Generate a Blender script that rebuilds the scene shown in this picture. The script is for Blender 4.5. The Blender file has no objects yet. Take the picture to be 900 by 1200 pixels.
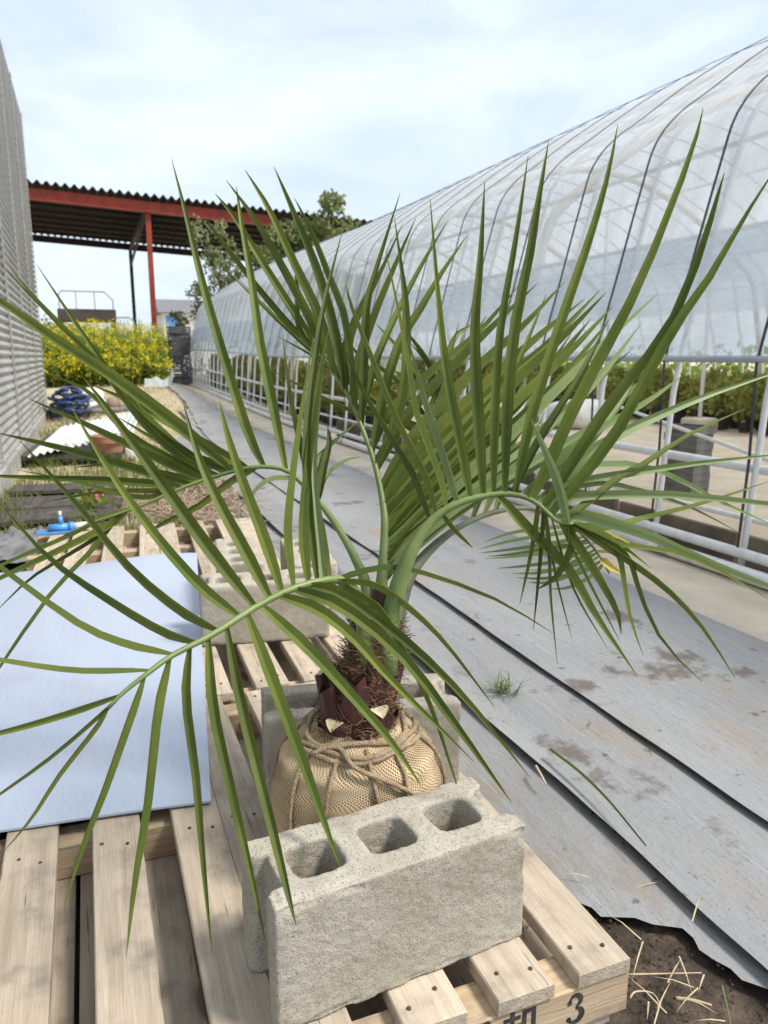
import bpy, bmesh, math, random
from mathutils import Vector, Matrix, noise
R = random.Random(7)
rad = math.radians
scn = bpy.context.scene
col = scn.collection

# ------------------------------------------------------------------ camera
cam_d = bpy.data.cameras.new('camera'); cam = bpy.data.objects.new('camera', cam_d); col.objects.link(cam)
FPX = 890.0                                   # focal length in pixels of the 900 x 1200 picture
PITCH = math.atan2(183, FPX); YAW = math.atan2(350, math.hypot(FPX, 183))
FW = Vector((math.sin(YAW)*math.cos(PITCH), math.cos(YAW)*math.cos(PITCH), -math.sin(PITCH)))
RT = Vector((math.cos(YAW), -math.sin(YAW), 0)); UP = RT.cross(FW)
CAM = Vector((0, 0, 1.0))
m = Matrix((RT, UP, -FW)).transposed().to_4x4(); m.translation = CAM
cam.matrix_world = m
cam_d.sensor_fit = 'HORIZONTAL'; cam_d.sensor_width = 36; cam_d.lens = 36*FPX/900
cam_d.clip_start = 0.02; cam_d.clip_end = 2000
cam_d.dof.use_dof = True; cam_d.dof.focus_distance = 1.2; cam_d.dof.aperture_fstop = 10.5
scn.camera = cam
# ------------------------------------------------------------------ light
SUN_EL, SUN_AZ = 54.0, 126.0                   # azimuth: degrees from +Y (down the lane) towards +X
world = bpy.data.worlds.new('World'); scn.world = world; world.use_nodes = True
wt = world.node_tree; wt.nodes.clear()
def wn(t, **k):
    n = wt.nodes.new(t)
    for a, b in k.items(): setattr(n, a, b)
    return n
sky = wn('ShaderNodeTexSky', sky_type='NISHITA', sun_disc=False, sun_elevation=rad(SUN_EL), sun_rotation=rad(SUN_AZ),
         air_density=1.1, dust_density=2.5, ozone_density=1.6)
tc = wn('ShaderNodeTexCoord'); mp = wn('ShaderNodeMapping'); mp.inputs['Scale'].default_value = (1.0, 1.0, 2.6)
mp.inputs['Rotation'].default_value = (0.1, 0.25, 0.5)
n1 = wn('ShaderNodeTexNoise'); n1.inputs['Scale'].default_value = 2.3; n1.inputs['Detail'].default_value = 9; n1.inputs['Roughness'].default_value = 0.56; n1.inputs['Distortion'].default_value = 0.5
cr = wn('ShaderNodeMapRange'); cr.inputs['From Min'].default_value = 0.30; cr.inputs['From Max'].default_value = 0.66; cr.inputs['To Min'].default_value = 0.42; cr.inputs['To Max'].default_value = 0.93
mx = wn('ShaderNodeMix', data_type='RGBA'); mx.inputs[7].default_value = (6.9, 7.75, 8.75, 1)
bg = wn('ShaderNodeBackground'); bg.inputs['Strength'].default_value = 0.084
wo = wn('ShaderNodeOutputWorld')
wt.links.new(tc.outputs['Generated'], mp.inputs['Vector']); wt.links.new(mp.outputs[0], n1.inputs['Vector'])
wt.links.new(n1.outputs[0], cr.inputs[0]); wt.links.new(cr.outputs[0], mx.inputs[0]); wt.links.new(sky.outputs[0], mx.inputs[6])
wt.links.new(mx.outputs[2], bg.inputs[0]); wt.links.new(bg.outputs[0], wo.inputs[0])
sun_d = bpy.data.lights.new('sun', 'SUN'); sun_d.energy = 2.6; sun_d.angle = rad(14); sun_d.color = (1.0, 0.95, 0.87)
sun = bpy.data.objects.new('sun', sun_d); col.objects.link(sun)
sd = Vector((math.sin(rad(SUN_AZ))*math.cos(rad(SUN_EL)), math.cos(rad(SUN_AZ))*math.cos(rad(SUN_EL)), math.sin(rad(SUN_EL))))
sun.rotation_euler = sd.to_track_quat('Z', 'Y').to_euler(); sun.location = (0, 0, 20)
vs = scn.view_settings; vs.view_transform = 'Standard'; vs.look = 'None'; vs.gamma = 1; vs.use_curve_mapping = False
vs.exposure = 0.82
scn.cycles.use_denoising = True; scn.cycles.transparent_max_bounces = 24; scn.cycles.max_bounces = 8

# ------------------------------------------------------------------ helpers
def at(x, y, d):                              # a point seen at (x, y) at distance d down the optical axis
    return CAM + (RT*((x-450)/FPX) - UP*((y-600)/FPX) + FW)*d
def sm(a, b, t):
    t = max(0, min(1, (t-a)/(b-a))); return t*t*(3-2*t)
def gz(x, y):                                 # lie of the land: it climbs gently at the far end of the lane
    return sm(10, 21, y)*(0.36 - 0.2*sm(1.6, 2.8, x))
def nz(x, y, z=0): return noise.noise(Vector((x, y, z)))

class MB:
    def __init__(s): s.v = []; s.f = []; s.uv = None
    def quad(s, a, b, c, d):
        i = len(s.v); s.v += [tuple(a), tuple(b), tuple(c), tuple(d)]; s.f.append((i, i+1, i+2, i+3))
    def tri(s, a, b, c):
        i = len(s.v); s.v += [tuple(a), tuple(b), tuple(c)]; s.f.append((i, i+1, i+2))
    def box(s, c, d, rz=0.0, ch=0.0):
        i = len(s.v); cs, sn = math.cos(rz), math.sin(rz); h = [q/2 for q in d]
        if ch == 0:
            for z in (-1, 1):
                for x, y in ((-1, -1), (1, -1), (1, 1), (-1, 1)):
                    X, Y = x*h[0], y*h[1]; s.v.append((c[0]+X*cs-Y*sn, c[1]+X*sn+Y*cs, c[2]+z*h[2]))
            s.f += [tuple(i+q for q in f) for f in ((3, 2, 1, 0), (4, 5, 6, 7), (0, 1, 5, 4), (1, 2, 6, 5), (2, 3, 7, 6), (3, 0, 4, 7))]
        else:                                 # chamfered along the upper and lower rims
            for z, k in ((-1, ch), (-1, 0), (1, 0), (1, ch)):
                zz = z*(h[2] - (0 if k else ch))
                for x, y in ((-1, -1), (1, -1), (1, 1), (-1, 1)):
                    X, Y = x*(h[0]-k), y*(h[1]-k); s.v.append((c[0]+X*cs-Y*sn, c[1]+X*sn+Y*cs, c[2]+zz))
            s.f.append((i+3, i+2, i+1, i)); s.f.append((i+12, i+13, i+14, i+15))
            for L in range(3):
                for k in range(4): s.f.append((i+L*4+k, i+L*4+(k+1) % 4, i+L*4+4+(k+1) % 4, i+L*4+4+k))
    def tube(s, pts, r, n=8, cap=True):
        pts = [Vector(p) for p in pts]; N = len(pts); i0 = len(s.v); ref = None
        for k, p in enumerate(pts):
            t = (pts[min(k+1, N-1)]-pts[max(k-1, 0)]).normalized()
            if ref is None:
                ref = Vector((0, 0, 1)) if abs(t.z) < .9 else Vector((1, 0, 0))
            a = t.cross(ref).normalized(); b = a.cross(t).normalized(); ref = b
            rr = r[k] if hasattr(r, '__len__') else r
            for q in range(n):
                A = 2*math.pi*q/n; s.v.append(tuple(p+(a*math.cos(A)+b*math.sin(A))*rr))
        for k in range(N-1):
            for q in range(n):
                s.f.append((i0+k*n+q, i0+k*n+(q+1) % n, i0+(k+1)*n+(q+1) % n, i0+(k+1)*n+q))
        if cap:
            s.f.append(tuple(i0+q for q in reversed(range(n)))); s.f.append(tuple(i0+(N-1)*n+q for q in range(n)))
    def lathe(s, prof, n=20, c=(0, 0, 0)):
        i0 = len(s.v)
        for r, z in prof:
            for q in range(n):
                A = 2*math.pi*q/n; s.v.append((c[0]+r*math.cos(A), c[1]+r*math.sin(A), c[2]+z))
        for k in range(len(prof)-1):
            for q in range(n): s.f.append((i0+k*n+q, i0+k*n+(q+1) % n, i0+(k+1)*n+(q+1) % n, i0+(k+1)*n+q))
    def grid(s, fn, us, vs_):
        i0 = len(s.v); nv = len(vs_)
        for u in us:
            for v in vs_: s.v.append(tuple(fn(u, v)))
        for a in range(len(us)-1):
            for b in range(nv-1): s.f.append((i0+a*nv+b, i0+(a+1)*nv+b, i0+(a+1)*nv+b+1, i0+a*nv+b+1))
    def build(s, name, m, parent=None, smooth=False, **k):
        me = bpy.data.meshes.new(name); me.from_pydata(s.v, [], s.f)
        if smooth: me.polygons.foreach_set('use_smooth', [True]*len(me.polygons))
        if m: me.materials.append(m)
        return link(name, me, parent, **k)
def link(name, me, parent=None, label=None, cat=None, group=None, kind=None, loc=None, rz=None):
    o = bpy.data.objects.new(name, me); col.objects.link(o)
    if parent is not None: o.parent = parent
    if loc is not None: o.location = loc
    if rz is not None: o.rotation_euler.z = rz
    for a, b in (('label', label), ('category', cat), ('group', group), ('kind', kind)):
        if b: o[a] = b
    return o
def thing(name, label, cat, loc=(0, 0, 0), rz=0, group=None): return link(name, None, None, label, cat, group, None, loc, rz)
def lin(a, b, n): return [a+(b-a)*i/(n-1) for i in range(n)]
def crom(P, n):
    P = [Vector(p) for p in P]
    if len(P) == 2: return [P[0].lerp(P[1], i/(n-1)) for i in range(n)]
    Q = [P[0]*2-P[1]]+P+[P[-1]*2-P[-2]]; out = []
    for i in range(n):
        u = i/(n-1)*(len(P)-1); k = min(int(u), len(P)-2); t = u-k
        a, b, c, d = Q[k:k+4]
        out.append(0.5*((2*b)+(c-a)*t+(2*a-5*b+4*c-d)*t*t+(3*b-a-3*c+d)*t**3))
    return out

# ------------------------------------------------------------------ materials
def mat(name, c1, c2=None, scale=8.0, rough=0.7, detail=6, stretch=(1, 1, 1), bump=0.0, bscale=None, spec=0.3, lo=0.35, hi=0.65,
        c3=None, s3=1.0, t3=(0.55, 0.7), rnd=0.0, metal=0.0, transl=0.0, coords='Object', fine=None, knots=None):
    m = bpy.data.materials.new(name); m.use_nodes = True; t = m.node_tree; p = t.nodes['Principled BSDF']
    L = t.links.new
    def N(ty, **k):
        n = t.nodes.new(ty)
        for a, b in k.items(): setattr(n, a, b)
        return n
    def noi(sc, det=detail, st=None, src=None):
        n = N('ShaderNodeTexNoise'); n.inputs['Scale'].default_value = sc; n.inputs['Detail'].default_value = det; n.inputs['Roughness'].default_value = .6
        L(src or vec, n.inputs['Vector']); return n.outputs[0]
    co = N('ShaderNodeTexCoord'); mp = N('ShaderNodeMapping'); mp.inputs['Scale'].default_value = stretch
    L(co.outputs[coords], mp.inputs['Vector']); vec = mp.outputs[0]
    oi = None
    if rnd:
        oi = N('ShaderNodeObjectInfo'); ad = N('ShaderNodeVectorMath', operation='MULTIPLY_ADD')
        cb = N('ShaderNodeCombineXYZ')
        for q in range(3): L(oi.outputs['Random'], cb.inputs[q])
        ad.inputs[1].default_value = (31, 17, 23); L(cb.outputs[0], ad.inputs[0]); L(mp.outputs[0], ad.inputs[2]); vec = ad.outputs[0]
    def ramp(src, a, b):
        r = N('ShaderNodeMapRange'); r.interpolation_type = 'SMOOTHSTEP'; r.inputs['From Min'].default_value = a; r.inputs['From Max'].default_value = b; L(src, r.inputs[0]); return r.outputs[0]
    def mix(f, a, b):
        x = N('ShaderNodeMix', data_type='RGBA')
        L(f, x.inputs[0])
        for s, i in ((a, 6), (b, 7)):
            if isinstance(s, tuple): x.inputs[i].default_value = (*s, 1)
            else: L(s, x.inputs[i])
        return x.outputs[2]
    c = mix(ramp(noi(scale), lo, hi), c1, c2 or tuple(q*.8 for q in c1))
    if c3: c = mix(ramp(noi(s3, 8, src=co.outputs[coords]), *t3), c, c3)
    if fine:                                   # (scale, dark colour, threshold lo, hi)
        c = mix(ramp(noi(fine[0], 2), fine[2], fine[3]), c, fine[1])
    if knots:
        kv = N('ShaderNodeVectorMath', operation='MULTIPLY_ADD'); kv.inputs[1].default_value = (7.5, 2.1, .001); L(co.outputs[coords], kv.inputs[0])
        if rnd:
            sc_ = N('ShaderNodeVectorMath', operation='SCALE'); sc_.inputs['Scale'].default_value = 40; L(cb.outputs[0], sc_.inputs[0]); L(sc_.outputs[0], kv.inputs[2])
        vo = N('ShaderNodeTexVoronoi'); vo.inputs['Scale'].default_value = 1.0; vo.inputs['Randomness'].default_value = 1.0; L(kv.outputs[0], vo.inputs['Vector'])
        iv = N('ShaderNodeMath', operation='SUBTRACT'); iv.inputs[0].default_value = 1.0; L(vo.outputs['Distance'], iv.inputs[1])
        c = mix(ramp(iv.outputs[0], .90, .945), c, knots)
    if rnd:
        h = N('ShaderNodeHueSaturation'); mr = N('ShaderNodeMapRange'); mr.inputs['To Min'].default_value = 1-rnd; mr.inputs['To Max'].default_value = 1+rnd
        L(oi.outputs['Random'], mr.inputs[0]); L(mr.outputs[0], h.inputs['Value']); L(c, h.inputs['Color']); c = h.outputs[0]
    L(c, p.inputs['Base Color']); p.inputs['Roughness'].default_value = rough; p.inputs['Specular IOR Level'].default_value = spec; p.inputs['Metallic'].default_value = metal
    if bump:
        b = N('ShaderNodeBump'); b.inputs['Strength'].default_value = min(1, bump); b.inputs['Distance'].default_value = 0.01*max(1, bump)
        L(noi(bscale or scale*4, 5), b.inputs['Height']); L(b.outputs[0], p.inputs['Normal'])
    if transl:
        tr = N('ShaderNodeBsdfTranslucent'); L(c, tr.inputs['Color']); ms = N('ShaderNodeMixShader'); ms.inputs[0].default_value = transl
        L(p.outputs[0], ms.inputs[1]); L(tr.outputs[0], ms.inputs[2]); L(ms.outputs[0], t.nodes['Material Output'].inputs['Surface'])

    return m
def wood(name, c1, c2, dirt=(.16, .14, .12), dm=(0.52, 0.72), rough=.75, seed=0.0):
    m = mat(name, c1, c2, scale=3.2, stretch=(22, 1.1, 22), rough=rough, detail=8, rnd=.13, c3=dirt, s3=13, t3=dm, knots=tuple(q*.5 for q in c2), bump=.35, bscale=14, spec=.15, lo=.3, hi=.72, fine=(5, tuple(q*.55 for q in c2), .66, .74))
    return m
M = {}
M['wood'] = wood('pallet_timber', (.54, .455, .35), (.40, .325, .245), dirt=(.22, .19, .16), dm=(.45, .84))
M['woodx'] = mat('bearer_timber', (.54, .42, .28), (.40, .29, .18), scale=3.2, stretch=(1.1, 22, 22), rough=.75, detail=8, rnd=.12, bump=.3, bscale=14, spec=.15, c3=(.28, .23, .17), s3=11, t3=(.52, .75))
M['concrete'] = mat('cast_concrete', (.455, .42, .35), (.385, .345, .275), scale=14, rough=.95, bump=.30, bscale=330, spec=.1, c3=(.30, .265, .2), s3=7, t3=(.52, .8), rnd=.06, fine=(380, (.20, .185, .16), .55, .66))
M['soil'] = None
M['burlap'] = None
M['nail'] = mat('rusty_nail', (.09, .07, .06), (.05, .04, .035), rough=.6)
M['ink'] = mat('stencil_ink', (.025, .025, .03), (.07, .065, .06), scale=60, rough=.8)
M['leaf'] = mat('palm_leaflet', (.158, .192, .038), (.088, .125, .024), scale=5, rough=.5, spec=.22, rnd=.28, transl=.32)
M['leafp'] = mat('pale_leaflet', (.26, .33, .14), (.20, .27, .10), scale=5, rough=.45, spec=.3, rnd=.15, transl=.3)
M['leafdry'] = mat('yellowed_leaflet', (.55, .46, .08), (.35, .34, .1), scale=9, rough=.5, transl=.25)
M['rachis'] = mat('palm_stalk', (.20, .26, .085), (.15, .21, .06), scale=12, rough=.42, spec=.4, rnd=.1, stretch=(1, 1, 1))
M['rachisb'] = mat('bluish_stalk', (.15, .19, .12), (.13, .12, .08), scale=9, rough=.5, spec=.3)
M['base'] = mat('purple_leaf_base', (.10, .035, .032), (.055, .025, .022), scale=18, rough=.45, spec=.35, stretch=(3, 3, .6), rnd=.2)
M['cut'] = mat('cut_stalk_flesh', (.60, .54, .36), (.50, .42, .26), scale=60, rough=.8)
M['fibre'] = mat('palm_fibre', (.25, .15, .09), (.13, .075, .045), scale=30, rough=.9, rnd=.2)
M['rope'] = mat('jute_rope', (.50, .38, .25), (.38, .28, .17), scale=90, rough=.95, bump=.8, bscale=260)
M['board'] = mat('blue_plastic_board', (.41, .46, .56), (.38, .435, .54), scale=2.2, rough=.33, spec=.45, c3=(.345, .385, .47), s3=3, t3=(.5, .8), bump=.12, bscale=40, fine=(60, (.29, .33, .42), .70, .78), stretch=(1.6, .35, 1))
M['white_pipe'] = mat('galvanised_pipe', (.80, .80, .79), (.70, .70, .69), scale=18, rough=.42, spec=.5, c3=(.38, .33, .28), s3=9, t3=(.66, .85))
M['strap'] = mat('black_strap', (.05, .053, .06), (.07, .07, .075), rough=.5)
M['rod'] = mat('curtain_rod', (.42, .46, .50), (.35, .39, .43), rough=.4, spec=.4)
M['red'] = mat('red_oxide_steel', (.33, .055, .03), (.24, .04, .026), scale=3, rough=.6, c3=(.16, .05, .03), s3=4, t3=(.55, .8))
M['darksteel'] = mat('dark_steel', (.045, .032, .028), (.03, .022, .02), scale=3, rough=.7)
M['slate'] = mat('shaded_corrugated_roofing', (.05, .04, .034), (.034, .028, .024), scale=2, rough=.9)  # near-black because the backlit underside's shade is put into the colour
M['wall'] = mat('weathered_sheet_metal', (.40, .395, .375), (.32, .315, .30), scale=2.2, rough=.5, spec=.4, stretch=(1, 1, .35), c3=(.22, .20, .175), s3=1.6, t3=(.5, .8), metal=0.15)
M['skirt'] = mat('grey_skirting', (.40, .39, .36), (.28, .26, .23), scale=5, rough=.8)
M['whitesheet'] = mat('white_roofing', (.60, .62, .61), (.50, .53, .52), scale=4, rough=.45)
M['terra'] = mat('terracotta', (.42, .21, .13), (.34, .165, .105), scale=12, rough=.85, c3=(.55, .42, .34), s3=9, t3=(.62, .8))
M['hose'] = mat('navy_hose', (.035, .06, .16), (.025, .04, .11), rough=.4)
M['bluep'] = mat('blue_plastic', (.10, .33, .72), (.08, .27, .62), rough=.35, spec=.5)
M['whitep'] = mat('white_plastic', (.75, .75, .73), (.66, .66, .63), rough=.45)
M['greyp'] = mat('grey_plastic_pipe', (.20, .205, .21), (.13, .13, .135), scale=20, rough=.5)
M['black'] = mat('black_plastic', (.03, .03, .032), (.045, .043, .042), scale=14, rough=.55)
M['crate'] = mat('dark_grey_crate', (.10, .10, .11), (.07, .07, .08), rough=.6)
M['tray'] = mat('dusty_tray', (.20, .195, .18), (.12, .118, .11), scale=9, rough=.8)
M['olddark'] = mat('weathered_dark_board', (.10, .09, .08), (.06, .052, .047), scale=3, stretch=(1, 14, 14), rough=.9, bump=.3, bscale=14, c3=(.17, .155, .14), s3=4)
M['tarp'] = mat('grey_tarpaulin', (.20, .20, .21), (.15, .15, .155), scale=6, rough=.7)
M['shrub1'] = mat('olive_shrub_leaf', (.28, .27, .06), (.18, .20, .045), scale=9, rough=.6, rnd=.3, transl=.3)
M['shrub2'] = mat('green_shrub_leaf', (.085, .14, .03), (.055, .10, .022), scale=9, rough=.6, rnd=.25, transl=.3)
M['tree1'] = mat('tree_leaf', (.25, .27, .10), (.17, .20, .07), scale=3, rough=.6, transl=.3)
M['tree2'] = mat('pale_tree_leaf', (.30, .33, .17), (.22, .25, .11), scale=3, rough=.6, transl=.35)
M['tree3'] = mat('brownish_bush_leaf', (.16, .15, .06), (.10, .11, .04), scale=3, rough=.6, transl=.3)
M['bark'] = mat('bark', (.13, .10, .075), (.08, .06, .045), scale=10, rough=.95, bump=.5)
M['rapeleaf'] = mat('rape_leaf', (.26, .32, .06), (.17, .24, .045), scale=4, rough=.6, transl=.35)
M['petal'] = mat('yellow_petal', (.85, .70, .02), (.75, .60, .02), scale=5, rough=.6, transl=.3)
M['grass'] = mat('grass_blade', (.14, .19, .045), (.20, .20, .07), scale=1.5, rough=.7, transl=.3)
M['straw'] = mat('straw', (.56, .46, .30), (.42, .33, .21), scale=20, rough=.85)
M['straw2'] = mat('dead_stalks', (.46, .35, .25), (.28, .20, .135), scale=20, rough=.9)
M['sand'] = mat('pale_sandy_concrete', (.56, .49, .39), (.49, .42, .33), scale=3, rough=.92, c3=(.38, .33, .27), s3=1.7, t3=(.5, .75), bump=.25, bscale=60, fine=(90, (.30, .25, .2), .62, .75))
M['house'] = mat('pale_house_wall', (.6, .6, .58), (.54, .54, .52), rough=.9)
M['window'] = mat('blue_window', (.12, .28, .5), (.10, .22, .42), rough=.2)
M['platform'] = mat('rusty_platform_steel', (.20, .16, .13), (.14, .11, .09), scale=2, rough=.8)
M['sack'] = mat('white_sack', (.74, .73, .70), (.62, .61, .58), scale=6, rough=.7, bump=.5, bscale=9)
M['petalpink'] = mat('pink_petal', (.75, .25, .30), (.65, .2, .25), rough=.6, transl=.3)

def film_mat(name, dens, tint, streak):
    m = bpy.data.materials.new(name); m.use_nodes = True; t = m.node_tree; L = t.links.new; p = t.nodes['Principled BSDF']
    co = t.nodes.new('ShaderNodeTexCoord'); mp = t.nodes.new('ShaderNodeMapping'); mp.inputs['Scale'].default_value = streak; L(co.outputs['Object'], mp.inputs[0])
    n = t.nodes.new('ShaderNodeTexNoise'); n.inputs['Scale'].default_value = 2.4; n.inputs['Detail'].default_value = 10; n.inputs['Roughness'].default_value = .62; L(mp.outputs[0], n.inputs['Vector'])
    r = t.nodes.new('ShaderNodeMapRange'); r.inputs['From Min'].default_value = .32; r.inputs['From Max'].default_value = .7; r.inputs['To Min'].default_value = dens[0]; r.inputs['To Max'].default_value = dens[1]; L(n.outputs[0], r.inputs[0])
    p.inputs['Base Color'].default_value = (*tint, 1); p.inputs['Roughness'].default_value = .22; p.inputs['Specular IOR Level'].default_value = .6
    b = t.nodes.new('ShaderNodeBump'); b.inputs['Strength'].default_value = .9; b.inputs['Distance'].default_value = .05; L(n.outputs[0], b.inputs['Height']); L(b.outputs[0], p.inputs['Normal'])
    tl = t.nodes.new('ShaderNodeBsdfTranslucent'); tl.inputs[0].default_value = (*tint, 1)
    m1 = t.nodes.new('ShaderNodeMixShader'); m1.inputs[0].default_value = .45; L(p.outputs[0], m1.inputs[1]); L(tl.outputs[0], m1.inputs[2])
    tr = t.nodes.new('ShaderNodeBsdfTransparent'); tr.inputs[0].default_value = (.95, .97, .985, 1)
    m2 = t.nodes.new('ShaderNodeMixShader'); L(r.outputs[0], m2.inputs[0]); L(tr.outputs[0], m2.inputs[1]); L(m1.outputs[0], m2.inputs[2])
    L(m2.outputs[0], t.nodes['Material Output'].inputs['Surface']); return m
M['film'] = film_mat('clear_greenhouse_film', (.50, .92), (.84, .89, .935), (.45, 2.6, .45))
M['curtain'] = film_mat('roll_up_side_film', (.38, .92), (.74, .82, .90), (.5, .9, 2.4))
M['endfilm'] = film_mat('end_wall_film', (.25, .6), (.7, .78, .84), (1, 1, 1))
M['loosefilm'] = film_mat('crumpled_film', (.55, .85), (.70, .76, .76), (3, 3, 3))

def ground_mat():
    m = bpy.data.materials.new('earth'); m.use_nodes = True; t = m.node_tree; L = t.links.new; p = t.nodes['Principled BSDF']
    co = t.nodes.new('ShaderNodeTexCoord')
    def noi(s, d=8):
        n = t.nodes.new('ShaderNodeTexNoise'); n.inputs['Scale'].default_value = s; n.inputs['Detail'].default_value = d; n.inputs['Roughness'].default_value = .65; L(co.outputs['Object'], n.inputs['Vector']); return n.outputs[0]
    def ramp(s, a, b):
        r = t.nodes.new('ShaderNodeMapRange'); r.interpolation_type = 'SMOOTHSTEP'; r.inputs['From Min'].default_value = a; r.inputs['From Max'].default_value = b; L(s, r.inputs[0]); return r.outputs[0]
    def mix(f, a, b):
        x = t.nodes.new('ShaderNodeMix'); x.data_type = 'RGBA'; L(f, x.inputs[0])
        for s, i in ((a, 6), (b, 7)):
            if isinstance(s, tuple): x.inputs[i].default_value = (*s, 1)
            else: L(s, x.inputs[i])
        return x.outputs[2]
    sp = t.nodes.new('ShaderNodeSeparateXYZ'); L(co.outputs['Object'], sp.inputs[0])
    c = mix(ramp(noi(9), .4, .65), (.06, .047, .037), (.14, .105, .078))
    c = mix(ramp(noi(60, 3), .55, .7), c, (.045, .036, .03))
    far = mix(ramp(noi(1.1), .45, .68), (.50, .43, .29), (.22, .22, .09))
    far = mix(ramp(noi(14), .45, .7), far, (.33, .27, .19))
    c = mix(ramp(sp.outputs[1], 3.6, 6.0), c, far)
    inside = mix(ramp(noi(2.0), .35, .65), (.66, .56, .43), (.55, .46, .35))
    c = mix(ramp(sp.outputs[0], 2.5, 2.7), c, inside)
    L(c, p.inputs['Base Color']); p.inputs['Roughness'].default_value = .95; p.inputs['Specular IOR Level'].default_value = .1
    b = t.nodes.new('ShaderNodeBump'); b.inputs['Strength'].default_value = .9; b.inputs['Distance'].default_value = .02; L(noi(35, 6), b.inputs['Height']); L(b.outputs[0], p.inputs['Normal'])
    return m
M['earth'] = ground_mat()

def fabric_mat(name, seed, mud=0.0):
    m = bpy.data.materials.new(name); m.use_nodes = True; t = m.node_tree; L = t.links.new; p = t.nodes['Principled BSDF']
    co = t.nodes.new('ShaderNodeTexCoord'); mp = t.nodes.new('ShaderNodeMapping'); mp.inputs['Location'].default_value = (seed, seed*2, 0); L(co.outputs['Object'], mp.inputs[0])
    def noi(s, d=8, st=None):
        n = t.nodes.new('ShaderNodeTexNoise'); n.inputs['Scale'].default_value = s; n.inputs['Detail'].default_value = d; n.inputs['Roughness'].default_value = .62
        if st:
            q = t.nodes.new('ShaderNodeMapping'); q.inputs['Scale'].default_value = st; L(mp.outputs[0], q.inputs[0]); L(q.outputs[0], n.inputs['Vector'])
        else: L(mp.outputs[0], n.inputs['Vector'])
        return n.outputs[0]
    def ramp(s, a, b):
        r = t.nodes.new('ShaderNodeMapRange'); r.interpolation_type = 'SMOOTHSTEP'; r.inputs['From Min'].default_value = a; r.inputs['From Max'].default_value = b; L(s, r.inputs[0]); return r.outputs[0]
    def mix(f, a, b):
        x = t.nodes.new('ShaderNodeMix'); x.data_type = 'RGBA'; L(f, x.inputs[0])
        for s, i in ((a, 6), (b, 7)):
            if isinstance(s, tuple): x.inputs[i].default_value = (*s, 1)
            else: L(s, x.inputs[i])
        return x.outputs[2]
    c = mix(ramp(noi(2.5, 8, (1, .35, 1)), .35, .65), (.235, .238, .242), (.285, .285, .285))
    c = mix(ramp(noi(3.0, 9, (1.3, .6, 1)), .49-mud, .72-mud), c, (.27-mud, .235-mud, .19-mud*.9))       # dried mud film
    c = mix(ramp(noi(3.1, 9), .585, .66), c, (.13, .11, .092))                        # dark damp patches
    c = mix(ramp(noi(17, 6), .64, .72), c, (.12, .10, .085))
    c = mix(ramp(noi(130, 2), .60, .72), c, (.17, .165, .16))
    sp = t.nodes.new('ShaderNodeSeparateXYZ'); L(mp.outputs[0], sp.inputs[0])
    w = t.nodes.new('ShaderNodeMath'); w.operation = 'PINGPONG'; w.inputs[1].default_value = .105; L(sp.outputs[0], w.inputs[0])
    w2 = ramp(w.outputs[0], .1025, .105)
    w3 = t.nodes.new('ShaderNodeMath'); w3.operation = 'MULTIPLY'; w3.inputs[1].default_value = .28; L(w2, w3.inputs[0])
    c = mix(w3.outputs[0], c, (.44, .45, .46))                                      # pale woven marker threads
    L(c, p.inputs['Base Color']); p.inputs['Roughness'].default_value = .55; p.inputs['Specular IOR Level'].default_value = .3
    b = t.nodes.new('ShaderNodeBump'); b.inputs['Strength'].default_value = .8; b.inputs['Distance'].default_value = .010; L(noi(26, 6, (1.6, .5, 1)), b.inputs['Height']); L(b.outputs[0], p.inputs['Normal'])
    return m
M['fabric'] = fabric_mat('grey_weed_fabric', 0.0); M['fabric2'] = fabric_mat('older_grey_weed_fabric', 3.7, .05)

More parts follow.
